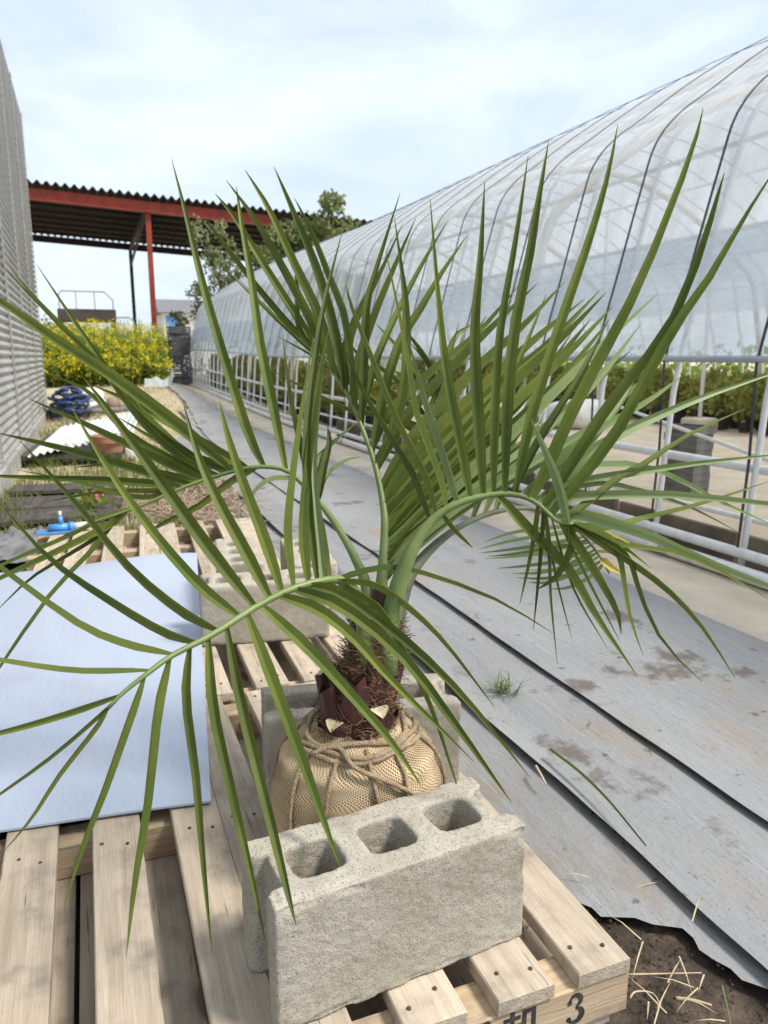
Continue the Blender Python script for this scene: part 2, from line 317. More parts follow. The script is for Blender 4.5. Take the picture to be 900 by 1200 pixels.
def burlap_mat():
    m = bpy.data.materials.new('burlap'); m.use_nodes = True; t = m.node_tree; L = t.links.new; p = t.nodes['Principled BSDF']
    uv = t.nodes.new('ShaderNodeUVMap'); sp = t.nodes.new('ShaderNodeSeparateXYZ')
    ds = t.nodes.new('ShaderNodeTexNoise'); ds.inputs['Scale'].default_value = 7; L(uv.outputs[0], ds.inputs['Vector'])
    va = t.nodes.new('ShaderNodeVectorMath'); va.operation = 'MULTIPLY_ADD'; va.inputs[1].default_value = (.05, .05, 0); L(ds.outputs['Color'], va.inputs[0]); L(uv.outputs[0], va.inputs[2]); rt = t.nodes.new('ShaderNodeMapping'); rt.inputs['Scale'].default_value = (3.7, 1.0, 1); rt2 = t.nodes.new('ShaderNodeMapping'); rt2.inputs['Rotation'].default_value = (0, 0, .5); L(va.outputs[0], rt.inputs[0]); L(rt.outputs[0], rt2.inputs[0]); L(rt2.outputs[0], sp.inputs[0])
    def wave(out, f):
        a = t.nodes.new('ShaderNodeMath'); a.operation = 'MULTIPLY'; a.inputs[1].default_value = f; L(out, a.inputs[0])
        s = t.nodes.new('ShaderNodeMath'); s.operation = 'SINE'; L(a.outputs[0], s.inputs[0]); return s.outputs[0]
    a = wave(sp.outputs[0], 2*math.pi*62); b = wave(sp.outputs[1], 2*math.pi*62)
    mx_ = t.nodes.new('ShaderNodeMath'); mx_.operation = 'MAXIMUM'; L(a, mx_.inputs[0]); L(b, mx_.inputs[1])
    den = t.nodes.new('ShaderNodeTexNoise'); den.inputs['Scale'].default_value = 5.5; L(uv.outputs[0], den.inputs['Vector'])
    ad = t.nodes.new('ShaderNodeMath'); ad.operation = 'MULTIPLY_ADD'; ad.inputs[1].default_value = 3.4; ad.inputs[2].default_value = -1.75; L(den.outputs[0], ad.inputs[0])
    sm_ = t.nodes.new('ShaderNodeMath'); sm_.operation = 'ADD'; L(mx_.outputs[0], sm_.inputs[0]); L(ad.outputs[0], sm_.inputs[1])
    r = t.nodes.new('ShaderNodeMapRange'); r.inputs['From Min'].default_value = -.25; r.inputs['From Max'].default_value = .35; L(sm_.outputs[0], r.inputs[0])
    n = t.nodes.new('ShaderNodeTexNoise'); n.inputs['Scale'].default_value = 30; L(uv.outputs[0], n.inputs['Vector'])
    x0 = t.nodes.new('ShaderNodeMix'); x0.data_type = 'RGBA'; L(n.outputs[0], x0.inputs[0]); x0.inputs[6].default_value = (.68, .53, .34, 1); x0.inputs[7].default_value = (.56, .42, .25, 1)
    x = t.nodes.new('ShaderNodeMix'); x.data_type = 'RGBA'; L(r.outputs[0], x.inputs[0]); x.inputs[6].default_value = (.13, .085, .05, 1); L(x0.outputs[2], x.inputs[7])
    L(x.outputs[2], p.inputs['Base Color']); p.inputs['Roughness'].default_value = .95; p.inputs['Specular IOR Level'].default_value = .05
    bp = t.nodes.new('ShaderNodeBump'); bp.inputs['Strength'].default_value = .8; bp.inputs['Distance'].default_value = .002; L(r.outputs[0], bp.inputs['Height']); L(bp.outputs[0], p.inputs['Normal'])
    return m
M['burlap'] = burlap_mat()

# ------------------------------------------------------------------ the ground
def arange(a, b, s): return [a+s*i for i in range(int((b-a)/s)+1)]
xs = [-400, -150, -60, -25, -12, -6] + arange(-4, 12, .25) + [16, 25, 60, 150, 400]
ys = [-60, -20, -8, -3] + arange(-1, 30, .25) + [34, 40, 60, 120, 300, 900]
g = MB(); g.grid(lambda x, y: (x, y, gz(x, y) - .012 + .010*nz(x*2.3, y*2.3) + .006*nz(x*9, y*9)), xs, ys)
g.build('ground', M['earth'], smooth=True, kind='structure')

def sheet(name, x0, x1, y0, y1, m, lift, amp, edge=None, seed=0, nx=14, xl=None, dx=0.0):
    b = MB(); us = lin(0, 1, nx); vv = arange(y0, 2.5, .025)+arange(2.55, 7, .06)+arange(7.2, y1, .2)
    def fn(u, y):
        e0 = .012*nz(y*1.3, seed) + .003*nz(y*5, seed+4); e1 = .010*nz(y*1.1, seed+9) + .003*nz(y*4.3, seed+2)
        x = ((xl(y) if xl else x0+dx*sm(6.5, 13, y))+e0)*(1-u) + (x1+dx*sm(6.5, 13, y)+e1)*u
        z = gz(x, y) + lift + amp*(.5+.5*nz(x*3.0+seed, y*.8)) + amp*.45*nz(x*11, y*2.1+seed)
        if edge: z += edge(u, y)
        return (x, y, z)
    b.grid(fn, us, vv); return b.build(name, m, smooth=True, kind='structure')
sheet('weed_fabric', .60, 1.04, -1.2, 12.5, M['fabric2'], .004, .010, dx=.55, seed=1, xl=lambda y: .60+.36*(1-sm(.72, 1.32, y+.10*nz(y*7, 4)+.05*nz(y*23, 2)))+.82*sm(6.5, 13, y))
sheet('weed_fabric', .955, 1.34, -1.2, 13.5, M['fabric'], .016, .012, edge=lambda u, y: .016*math.exp(-u*9)*(.6+.6*nz(y*1.7, 3)), seed=2, dx=.45)
sheet('weed_fabric', 1.275, 2.12, -1.2, 19.2, M['fabric'], .030, .012, edge=lambda u, y: .004*math.exp(-u*16)*(.6+.6*nz(y*1.4, 5)), seed=3, nx=26, dx=0.0, xl=lambda y: 1.275+.42*sm(8, 16, y)+.05*sm(8, 12, y)*nz(y*1.9, 8))
sheet('sand_strip', 2.04, 2.66, -1.2, 23, M['sand'], .012, .008, seed=4)

# ------------------------------------------------------------------ pallets
WT = .026; PT = .135
def board_mesh(w, l, th, seed):
    b = MB(); rr = random.Random(seed); b.box((0, 0, 0), (w, l, th), ch=.0022)
    me = bpy.data.meshes.new('board'); me.from_pydata([(x+.0012*nz(y*3, seed), y, z) for x, y, z in b.v], [], b.f); return me
def pallet(label, cx, y0, rz, bx, L=1.10, W=1.10, cols=None):
    p = thing('wooden_pallet', label, 'pallet', (cx, y0+L/2, 0), rz, 'timber pallets laid end to end')
    nails = MB()
    for i, (x, w) in enumerate(bx):
        me = board_mesh(w, L, WT, i+int(y0*10)); me.materials.append(M['wood'])
        link('deck_board', me, p, loc=(x-cx, R.uniform(-.004, .004), PT-WT/2+R.uniform(-.0008, .0008)), rz=R.uniform(-.004, .004))
        for yy in (-L/2+.045, 0, L/2-.045):
            for s in (-.25, .25):
                nails.lathe([(.0, .0007), (.0032, .0006), (.0036, -.002)], 7, (x-cx+s*w+R.uniform(-.006, .006), yy+R.uniform(-.014, .014), PT+.0012))
    for yy in (-L/2+.035, .10, L/2-.035):
        b = MB(); b.box((0, 0, 0), (W, .066, .068), ch=.002); b.build('bearer', M['woodx'], p, loc=(0, yy, PT-WT-.0345))
    for k, x in enumerate((-.50, -.41, -.265, -.172, -.080, .06, .20, .34, .485)):
        b = MB(); b.box((0, 0, 0), (.085, L-.02, .02), ch=.0015); b.build('bottom_board', M['wood'], p, loc=(x, 0, PT-WT-.069-.0108))
    for x in (-W/2+.05, W/2-.09):
        for yy in (-L/2+.06, L/2-.06):
            b = MB(); b.box((0, 0, 0), (.07, .07, .026)); b.build('foot_block', M['wood'], p, loc=(x, yy, .0115))
    nails.build('nail_head', M['nail'], p, kind='stuff')
    return p
fx = [(.6385, .089), (.506, .090), (.372, .090), (.222, .086), (.1345, .0885), (-.0095, .085), (-.155, .088), (-.30, .09), (-.385, .08)]
PA = pallet('timber pallet stencilled with 3 carrying the nearer concrete blocks and burlap root ball', .135, .768, 0, fx)
PB = pallet('timber pallet in the middle of the row under the blue sheet and far concrete blocks', .175, 1.885, rad(-1.2), [(x+.045, w) for x, w in fx])
PC = pallet('timber pallet at the end of the row beside the blue tap fitting', .23, 3.0, rad(-3.5), [(.70, .09), (.60, .09), (.45, .085), (.30, .088), (.21, .088), (.05, .085), (-.10, .088), (-.21, .085)], L=1.08)

# stencilled marks on the front bearer
def text_mesh(body, size, bold):
    cu = bpy.data.curves.new('t', 'FONT'); cu.body = body; cu.size = size; cu.offset = bold; cu.extrude = .0003
    o = bpy.data.objects.new('t', cu); col.objects.link(o); bpy.context.view_layer.update()
    me = bpy.data.meshes.new_from_object(o.evaluated_get(bpy.context.evaluated_depsgraph_get())); bpy.data.objects.remove(o); return me
yf = -.55 + .035 - .033 - .0006
for ch, x, z, s, bo in (('却', .335, .056, .060, .0011), ('返', .262, .056, .060, .0011)):
    me = text_mesh(ch, s, bo); me.materials.clear(); me.materials.append(M['ink'])
    o = link('stencil_mark', me, PA, loc=(x, yf, z)); o.rotation_euler = (rad(90), 0, 0)
b3 = MB()
def stroke(P, W):
    P = crom([Vector((x, 0, z)) for x, z in P], 18); n = len(P)
    for i in range(n-1):
        t0 = (P[min(i+1, n-1)]-P[max(i-1, 0)]).normalized(); t1 = (P[min(i+2, n-1)]-P[i]).normalized()
        w0 = W[0]+(W[1]-W[0])*math.sin(math.pi*i/(n-1)); w1 = W[0]+(W[1]-W[0])*math.sin(math.pi*(i+1)/(n-1))
        s0 = Vector((t0.z, 0, -t0.x))*w0; s1 = Vector((t1.z, 0, -t1.x))*w1
        b3.quad(P[i]-s0, P[i]+s0, P[i+1]+s1, P[i+1]-s1)
stroke([(-.010, .036), (-.004, .0435), (.004, .0430), (.0095, .036), (.007, .028), (.001, .0235)], (.0013, .0042))
stroke([(.001, .0215), (.008, .0195), (.0125, .011), (.0085, .002), (.000, -.0015), (-.0095, .002)], (.0014, .0050))
for cx_, cz_ in ((-.0095, .0335), (-.010, .0055)):
    i = len(b3.v); b3.v += [(cx_+.0042*math.cos(a), 0, cz_+.0042*math.sin(a)) for a in lin(0, 2*math.pi*11/12, 12)]; b3.f.append(tuple(range(i, i+12)))
b3.build('stencil_mark', M['ink'], PA, loc=(.4575, yf, .054))

# ------------------------------------------------------------------ concrete blocks
def block_mesh(Lb=.39, T=.15, H=.19, vox=.0042, seed=0):
    cu = bpy.data.curves.new('b', 'CURVE'); cu.dimensions = '2D'; cu.fill_mode = 'BOTH'; cu.extrude = H/2-.004; cu.bevel_depth = .004; cu.bevel_resolution = 1
    def spl(pts):
        s = cu.splines.new('POLY'); s.points.add(len(pts)-1)
        for q, (x, y) in zip(s.points, pts): q.co = (x, y, 0, 1)
        s.use_cyclic_u = True
    a, c = Lb/2-.004, T/2-.004; gw, gd = T*.27, .030       # end groove half width and depth
    out = []
    out += [(-a, -c), (a, -c), (a, -gw-.006), (a-.007, -gw)]
    out += [(a-gd+.012*(abs(math.sin(t))*.5), gw*-math.cos(t)) for t in lin(.35, math.pi-.35, 7)]
    out += [(a-.007, gw), (a, gw+.006), (a, c), (-a, c), (-a, gw+.006), (-a+.007, gw)]
    out += [(-a+gd-.012*(abs(math.sin(t))*.5), gw*math.cos(t)) for t in lin(.35, math.pi-.35, 7)]
    out += [(-a+.007, -gw), (-a, -gw-.006)]
    spl(out)
    hx, hy = .041, T/2-.036
    for k in (-1, 0, 1):
        pts = []
        for i in range(28):
            A = 2*math.pi*i/28; c_, s_ = math.cos(A), math.sin(A)
            q = (abs(c_)**5+abs(s_)**5)**(-1/5); pts.append((k*.1105+hx*q*c_, hy*q*s_))
        spl(pts)
    o = bpy.data.objects.new('b', cu); col.objects.link(o); bpy.context.view_layer.update()
    me = bpy.data.meshes.new_from_object(o.evaluated_get(bpy.context.evaluated_depsgraph_get())); bpy.data.objects.remove(o)
    o = bpy.data.objects.new('b', me); col.objects.link(o)
    md = o.modifiers.new('r', 'REMESH'); md.mode = 'VOXEL'; md.voxel_size = vox; md.use_smooth_shade = True
    bpy.context.view_layer.update()
    me2 = bpy.data.meshes.new_from_object(o.evaluated_get(bpy.context.evaluated_depsgraph_get())); bpy.data.objects.remove(o)
    n = len(me2.vertices); co = [0.0]*n*3; me2.vertices.foreach_get('co', co); no = [0.0]*n*3; me2.vertices.foreach_get('normal', no)
    for i in range(n):
        x, y, z = co[3*i:3*i+3]
        f = .0011*nz(x*150+seed, y*150, z*150) + .0009*nz(x*60, y*60+seed, z*60)
        e = (1 if Lb/2-abs(x) < .012 else 0)+(1 if T/2-abs(y) < .012 else 0)+(1 if H/2-abs(z) < .012 else 0)
        if e >= 2: f -= .0065*max(0, nz(x*28+seed*3, y*28, z*28)-.02)      # chipped arrises
        for k in range(3): co[3*i+k] += no[3*i+k]*f
    me2.vertices.foreach_set('co', co); me2.materials.clear(); me2.materials.append(M['concrete']); return me2
bm1 = block_mesh(vox=.0032, seed=1); bm2 = block_mesh(vox=.0042, seed=5); bm3 = block_mesh(vox=.0060, seed=9)
BZ = PT+.0955
def cblock(me, x, y, rz, label): return link('concrete_block', me, None, label, 'concrete block', 'hollow concrete blocks on the pallets', None, (x, y, BZ), rz)
cblock(bm1, .355, .913, rad(6.0), 'hollow concrete block above the stencilled 3, in front of the burlap root ball')
cblock(bm2, .470, 1.362, rad(-9.5), 'hollow concrete block standing directly behind the burlap root ball')
cblock(bm3, .470, 2.265, rad(-9), 'hollow concrete block across the boards with stained brown side, farther from root ball')
cblock(bm3, .455, 2.62, rad(83), 'hollow concrete block set lengthwise beside the blue sheet, behind the stained block')
cblock(bm3, .685, 2.54, rad(83), 'hollow concrete block set lengthwise beside the grey pipe, behind the stained block')

# ------------------------------------------------------------------ blue board
bb = MB(); ang = rad(-6.7)
def bfn(u, v, dz=0):
    x = -u*.92; y = v*1.80; X = .167+x*math.cos(ang)-y*math.sin(ang); Y = 1.378+x*math.sin(ang)+y*math.cos(ang)
    z = PT+.003 + .030*sm(.80, 1.0, v)*(1+.6*math.sin(u*5+1)) + .0022*math.sin(u*70)*0 + .0025*(1+nz(u*3, v*5)) + .004*sm(.9, 1, u)
    return (X, Y, z+dz)
us, vv = lin(0, 1, 36), lin(0, 1, 50)
bb.grid(lambda u, v: bfn(u, v, .0045), us, vv); bb.grid(lambda u, v: bfn(u, 1-v, 0), us, vv)
rim = [(u, 0) for u in us]+[(1, v) for v in vv]+[(1-u, 1) for u in us]+[(0, 1-v) for v in vv]
for (a, b_), (c, d) in zip(rim, rim[1:]): bb.quad(bfn(a, b_), bfn(c, d), bfn(c, d, .0045), bfn(a, b_, .0045))
_t = M['board'].node_tree; _w = _t.nodes.new('ShaderNodeTexWave'); _w.bands_direction = 'X'; _w.inputs['Scale'].default_value = 62; _c = _t.nodes.new('ShaderNodeTexCoord'); _m = _t.nodes.new('ShaderNodeMapping'); _m.inputs['Rotation'].default_value = (0, 0, -ang); _t.links.new(_c.outputs['Object'], _m.inputs[0]); _t.links.new(_m.outputs[0], _w.inputs['Vector'])
_b = _t.nodes.new('ShaderNodeBump'); _b.inputs['Strength'].default_value = .16; _b.inputs['Distance'].default_value = .0012; _t.links.new(_w.outputs[1], _b.inputs['Height'])
_p = _t.nodes['Principled BSDF']; _t.links.new(_p.inputs['Normal'].links[0].from_socket, _b.inputs['Normal']); _t.links.new(_b.outputs[0], _p.inputs['Normal'])
bb.build('plastic_sheet', M['board'], smooth=False, label='pale blue fluted plastic sheet lying across the timber pallets', cat='plastic sheet')

# ------------------------------------------------------------------ the palm
palm = thing('potted_palm', 'young feather palm with burlap wrapped root ball standing between two concrete blocks', 'palm', (.392, 1.150, PT))
PO = palm.location.copy()
def loc(p): return Vector(p)-PO
def ball_r(a, z):                              # z 0..1 up the root ball
    prof = [(0, .115), (.12, .138), (.35, .151), (.58, .150), (.76, .136), (.90, .104), (1, .066)]
    for (z0, r0), (z1, r1) in zip(prof, prof[1:]):
        if z <= z1: r = r0+(r1-r0)*sm(z0, z1, z)*1.0; break
    return r*(1+.045*nz(math.cos(a)*1.5, math.sin(a)*1.5, z*2.2)+.018*nz(math.cos(a)*6, math.sin(a)*6, z*5)+.02*nz(math.cos(a)*3+4, math.sin(a)*3, z*4)) + .0035*abs(math.sin(a*9+z*4))*sm(.55, .95, z)
BH = .252; NB, NZ = 72, 40
b = MB(); b.lathe([(1, 0)]*0, 3) if False else None
for j in range(NZ+1):
    for i in range(NB+1):
        a = 2*math.pi*i/NB; r = ball_r(a if i < NB else 0, j/NZ)
        b.v.append((r*math.cos(a), r*math.sin(a)*.92, j/NZ*BH))
for j in range(NZ):
    for i in range(NB): k = j*(NB+1)+i; b.f.append((k, k+1, k+NB+2, k+NB+1))
rb = b.build('root_ball', M['burlap'], palm, smooth=True)
uvl = rb.data.uv_layers.new(name='UVMap')
for li, l in enumerate(rb.data.loops):
    vi = l.vertex_index; uvl.data[li].uv = ((vi % (NB+1))/NB, (vi//(NB+1))/NZ)
# fix the seam of the last column
for pz in rb.data.polygons:
    ii = [rb.data.loops[k].vertex_index % (NB+1) for k in pz.loop_indices]
b = MB(); b.lathe([(.10, .004), (.12, .03), (.125, .10), (.115, .17), (.085, .215), (.0, .23)], 24); b.build('soil_core', mat('potting_soil', (.09, .065, .045), (.05, .036, .026), scale=30, rough=1), palm, smooth=True)
# ropes: ties round the neck and down the sides
def rope(P, r=.0042): rp = MB(); rp.tube(crom(P, 26), r, 7); return rp.build('rope', M['rope'], palm, smooth=True)
def bp(a, z, off=.004): r = ball_r(a, z)+off; return (r*math.cos(a), r*math.sin(a)*.92, z*BH)
for k, (zz, dr) in enumerate(((.93, .006), (.965, .010), (.90, .004))):
    rope([bp(2*math.pi*i/14+k, zz+.015*math.sin(i*1.7+k), dr) for i in range(15)], .0048)
for a0, tw in ((-2.7, .1), (-2.15, -.2), (-1.72, .25), (-1.2, -.3), (-.45, -.1), (.8, 0), (1.7, 0), (2.6, 0)):
    rope([bp(a0+tw*(1-z), z, .0045) for z in (.95, .8, .6, .4, .2, .03)], .0036)
rope([bp(-2.1, .55, .005), bp(-1.8, .35, .006), bp(-1.5, .30, .006), bp(-1.15, .35, .006), bp(-.8, .2, .005)], .0036)
rope([bp(-2.6, .92, .01), bp(-2.2, .97, .02), bp(-1.9, .90, .02), bp(-1.5, .80, .012), bp(-1.1, .62, .006), bp(-.9, .5, .006)], .0042)
# stem
TOP = at(452, 690, 1.285)-PO
tz = lin(.215, TOP.z, 12); stem = MB()
stem.tube([(TOP.x*sm(.215, TOP.z, z)*.9, TOP.y*sm(.215, TOP.z, z)*.9, z) for z in tz], [.056, .058, .056, .052, .047, .041, .036, .031, .027, .023, .02, .016], 18)
tr = stem.build('trunk', M['base'], palm, smooth=True)
# cut leaf bases, each with its pale cut face
def leaf_base(a, z0, ln, w, out, cut=True, lean=0.0):
    bs = MB(); n = 11; rows = 7; tg = Vector((-math.sin(a), math.cos(a), 0)); ra = Vector((math.cos(a), math.sin(a), 0))
    k0 = sm(.215, TOP.z, z0); ctr = Vector((TOP.x*k0*.9, TOP.y*k0*.9, 0))
    for i in range(rows):
        t = i/(rows-1); ww = w*(1-.55*t**.8); th = .010*(1-.2*t); rr = .047+out*t
        for q in range(n):                      # a shield hugging the stem: flat crescent section
            u = -1+2*(q % n)/(n-1); bulge = (1-u*u)*.012*(1-.3*t)
            bs.v.append(tuple(ctr+ra*(rr+bulge)+tg*(u*ww+lean*t)+Vector((0, 0, z0+ln*t-(.014 if i == rows-1 else 0)*(1-abs(u))))))
        for q in range(n):
            u = 1-2*(q % n)/(n-1); bs.v.append(tuple(ctr+ra*(rr-th)+tg*(u*ww+lean*t)+Vector((0, 0, z0+ln*t))))
    m2 = 2*n
    for i in range(rows-1):
        for q in range(m2): bs.f.append((i*m2+q, i*m2+(q+1) % m2, (i+1)*m2+(q+1) % m2, (i+1)*m2+q))
    o = bs.build('leaf_base', M['base'], palm, smooth=True)
    if cut:
        c = MB(); c.v = [tuple(Vector(v)+Vector((0, 0, .001))) for v in bs.v[-m2:]]; c.f = [(q, q+1, m2-2-q, m2-1-q) for q in range(n-1)]; c.build('cut_face', M['cut'], o)
for a, z0, ln, w, out, ct, le in ((-2.45, .225, .050, .034, .026, 1, 0), (-1.42, .225, .075, .036, .030, 1, .004), (-.62, .25, .125, .026, .030, 1, .01), (-.95, .225, .06, .030, .028, 0, 0), (-1.95, .24, .115, .036, .012, 0, 0),
                              (.2, .23, .09, .034, .02, 1, 0), (1.3, .23, .09, .034, .02, 1, 0), (2.5, .23, .10, .034, .02, 1, 0), (-1.75, .22, .045, .034, .024, 0, 0), (-2.9, .23, .10, .034, .016, 0, 0), (-1.3, .28, .10, .03, .002, 0, .0)):
    leaf_base(a, z0, ln, w, out, bool(ct), le)
fb = MB()
for i in range(5200):
    a = R.uniform(0, 6.28); z = .222+.20*R.random()**1.15; k = sm(.215, TOP.z, z); rr = max(.02, .060-.17*(z-.222))+R.uniform(-.004, .012)
    p = Vector((TOP.x*k*.9+math.cos(a)*rr, TOP.y*k*.9+math.sin(a)*rr, z)); P3 = [p]; da = R.uniform(-1, 1); dz = R.uniform(-.5, .7); st = R.uniform(.006, .014)
    for q in range(4):                          # strands wander round the stem and mat together
        da += R.uniform(-.5, .5); dz += R.uniform(-.5, .4); tgn = Vector((-math.sin(a)*da+math.cos(a)*R.uniform(-.25, .3), math.cos(a)*da+math.sin(a)*R.uniform(-.25, .3), dz)).normalized(); P3.append(P3[-1]+tgn*st)
    sd_ = Vector((math.cos(a), math.sin(a), .3)).cross(P3[1]-P3[0]).normalized()*R.uniform(.0004, .0009)
    for q in range(4): fb.quad(P3[q]-sd_, P3[q]+sd_, P3[q+1]+sd_*.9, P3[q+1]-sd_*.9)
fb.build('trunk_fibre', M['fibre'], palm, kind='stuff')

# fronds: the stalk as points (x, y, distance), leaflets as (width, tip depth change, points...)
def spline_at(P, base):                        # nearest stalk point to a leaflet's foot
    best = None
    for k in range(len(P)-1):
        a, c = P[k], P[k+1]; dx, dy = c[0]-a[0], c[1]-a[1]; t = max(0, min(1, ((base[0]-a[0])*dx+(base[1]-a[1])*dy)/(dx*dx+dy*dy+1e-9)))
        q = (a[0]+dx*t, a[1]+dy*t, a[2]+(c[2]-a[2])*t); e = math.hypot(q[0]-base[0], q[1]-base[1])
        if best is None or e < best[0]: best = (e, q)
    return best
LW = .0225
def leaflet_mesh(P, wpx, dm, fold=.42, n=11):
    P = crom(P, n); W = max(min(LW*.75, wpx*dm/FPX*1.45), min(.030, wpx*dm/FPX*1.04)); proj = min(1, wpx*dm/FPX/W)
    roll = math.acos(proj)*R.choice((-1, 1)); v = []; f = []
    for i, p in enumerate(P):
        t = i/(n-1); T = (P[min(i+1, n-1)]-P[max(i-1, 0)]).normalized(); V = (p-CAM+PO*0).normalized()
        S = T.cross(V).normalized(); Nn = S.cross(T).normalized(); r = roll*(1-.25*t)
        S2 = S*math.cos(r)+Nn*math.sin(r); N2 = Nn*math.cos(r)-S*math.sin(r)
        pw = W*.5*(.42+.58*sm(0, .16, t))*max(0, 1-t**2.3)**.85
        if i == n-1: pw = .0004
        up = N2*pw*fold
        v += [tuple(p+S2*pw-up-PO), tuple(p+up*.6-PO), tuple(p+up*.6-PO), tuple(p-S2*pw-up-PO)]
    for i in range(n-1):
        k = i*4; f += [(k, k+1, k+5, k+4), (k+2, k+3, k+7, k+6)]
    me = bpy.data.meshes.new('leaflet'); me.from_pydata(v, [], f); me.polygons.foreach_set('use_smooth', [True]*len(me.polygons)); return me
def frond(rach, rads, leaves, dshift=0.0, rm='rachis', lm='leaf'):
    P = [(x, y, d+dshift) for x, y, d in rach]; pts = crom([at(*p)-PO for p in P], 30); b = MB()
    nn = len(pts); rs = [crom([Vector((r, 0, 0)) for r in rads], nn)[i].x for i in range(nn)]
    b.tube(pts, rs, 9); fo = b.build('frond', M[rm], palm, smooth=True)
    for L in leaves:
        mm = lm
        if isinstance(L[0], str): mm = L[0]; L = L[1:]
        w, dd = L[0], L[1]; xy = list(zip(L[2::2], L[3::2])); e, q = spline_at(P, xy[0])
        d0 = q[2]; n = len(xy); acc = [0]
        for a, c in zip(xy, xy[1:]): acc.append(acc[-1]+math.hypot(c[0]-a[0], c[1]-a[1]))
        pts3 = [at(x, y, d0+dd*(s/acc[-1])**1.15) for (x, y), s in zip(xy, acc)]
        if e < 14: pts3[0] = at(*q)
        me = leaflet_mesh(pts3, w, d0+dd*.4); me.materials.append(M[mm]); link('leaflet', me, fo)
    return fo
# frond reaching towards the pallet front, over the blue sheet
frond([(432, 790, 1.27), (428, 750, 1.26), (422, 705, 1.26), (405, 684, 1.25), (388, 679, 1.23), (345, 689, 1.19), (300, 711, 1.15), (250, 743, 1.10), (202, 768, 1.06), (173, 789, 1.03), (144, 812, 1.01), (126, 830, 1.0)],
      (.016, .013, .010, .0065, .0055, .0048, .004, .0032, .0022), [
    (8, -.08, 142, 813, 70, 838, 0, 858, -50, 868), (7, -.05, 177, 786, 90, 787, 0, 774, -45, 764), (9, 0, 203, 768, 150, 757, 90, 731, 0, 665, -35, 632),
    (10, .02, 231, 752, 190, 738, 130, 703, 60, 655, 0, 590), (11, .03, 254, 735, 210, 713, 150, 662, 90, 590, 24, 517), (13, .05, 281, 723, 235, 688, 180, 625, 130, 555, 84, 478),
    (16, .06, 298, 709, 240, 635, 190, 565, 140, 497, 98, 442), (15, .08, 317, 701, 288, 645, 258, 590, 233, 535, 215, 473), (14, .1, 330, 695, 308, 628, 286, 570, 268, 515, 257, 470),
    (10, .14, 343, 688, 336, 630, 340, 573, 351, 493, 367, 397), (12, .15, 361, 683, 355, 627, 360, 550, 372, 453, 386, 383), (11, .18, 372, 680, 362, 590, 361, 490, 378, 365, 401, 272),
    (9, .16, 386, 677, 372, 605, 354, 532, 340, 466, 331, 392), ('leafp', 12, .13, 379, 679, 371, 600, 367, 540, 373, 470, 383, 395),
    (5, -.06, 144, 812, 113, 841, 58, 888, 0, 930, -35, 955), (6, -.05, 126, 830, 110, 855, 69, 908, 37, 958, 5, 997), (9, -.06, 169, 793, 150, 845, 122, 925, 97, 990, 74, 1065),
    (11, -.07, 199, 772, 184, 830, 172, 940, 157, 1035, 148, 1120), (11, -.09, 224, 758, 220, 820, 231, 910, 238, 1000, 249, 1122), (13, -.11, 245, 747, 251, 830, 272, 927, 292, 1013, 311, 1102),
    (13, -.215, 267, 735, 285, 830, 316, 955, 335, 1035, 347, 1085), (15, -.10, 290, 720, 320, 800, 350, 880, 375, 950, 400, 1020), (15, -.10, 307, 711, 359, 758, 402, 804, 457, 868, 494, 922),
    (15, -.06, 328, 701, 373, 715, 417, 750, 460, 799, 555, 892), (15, -.04, 343, 691, 400, 711, 472, 770, 539, 857, 599, 940), (13, 0, 360, 686, 400, 694, 472, 747, 544, 816, 621, 911),
    (8, .05, 390, 680, 438, 683, 481, 712, 524, 755, 580, 829), (7, .1, 395, 680, 411, 675, 449, 666, 495, 672, 579, 702, 648, 742), (8, -.02, 398, 680, 443, 709, 466, 747, 495, 802, 516, 857, 547, 957)])
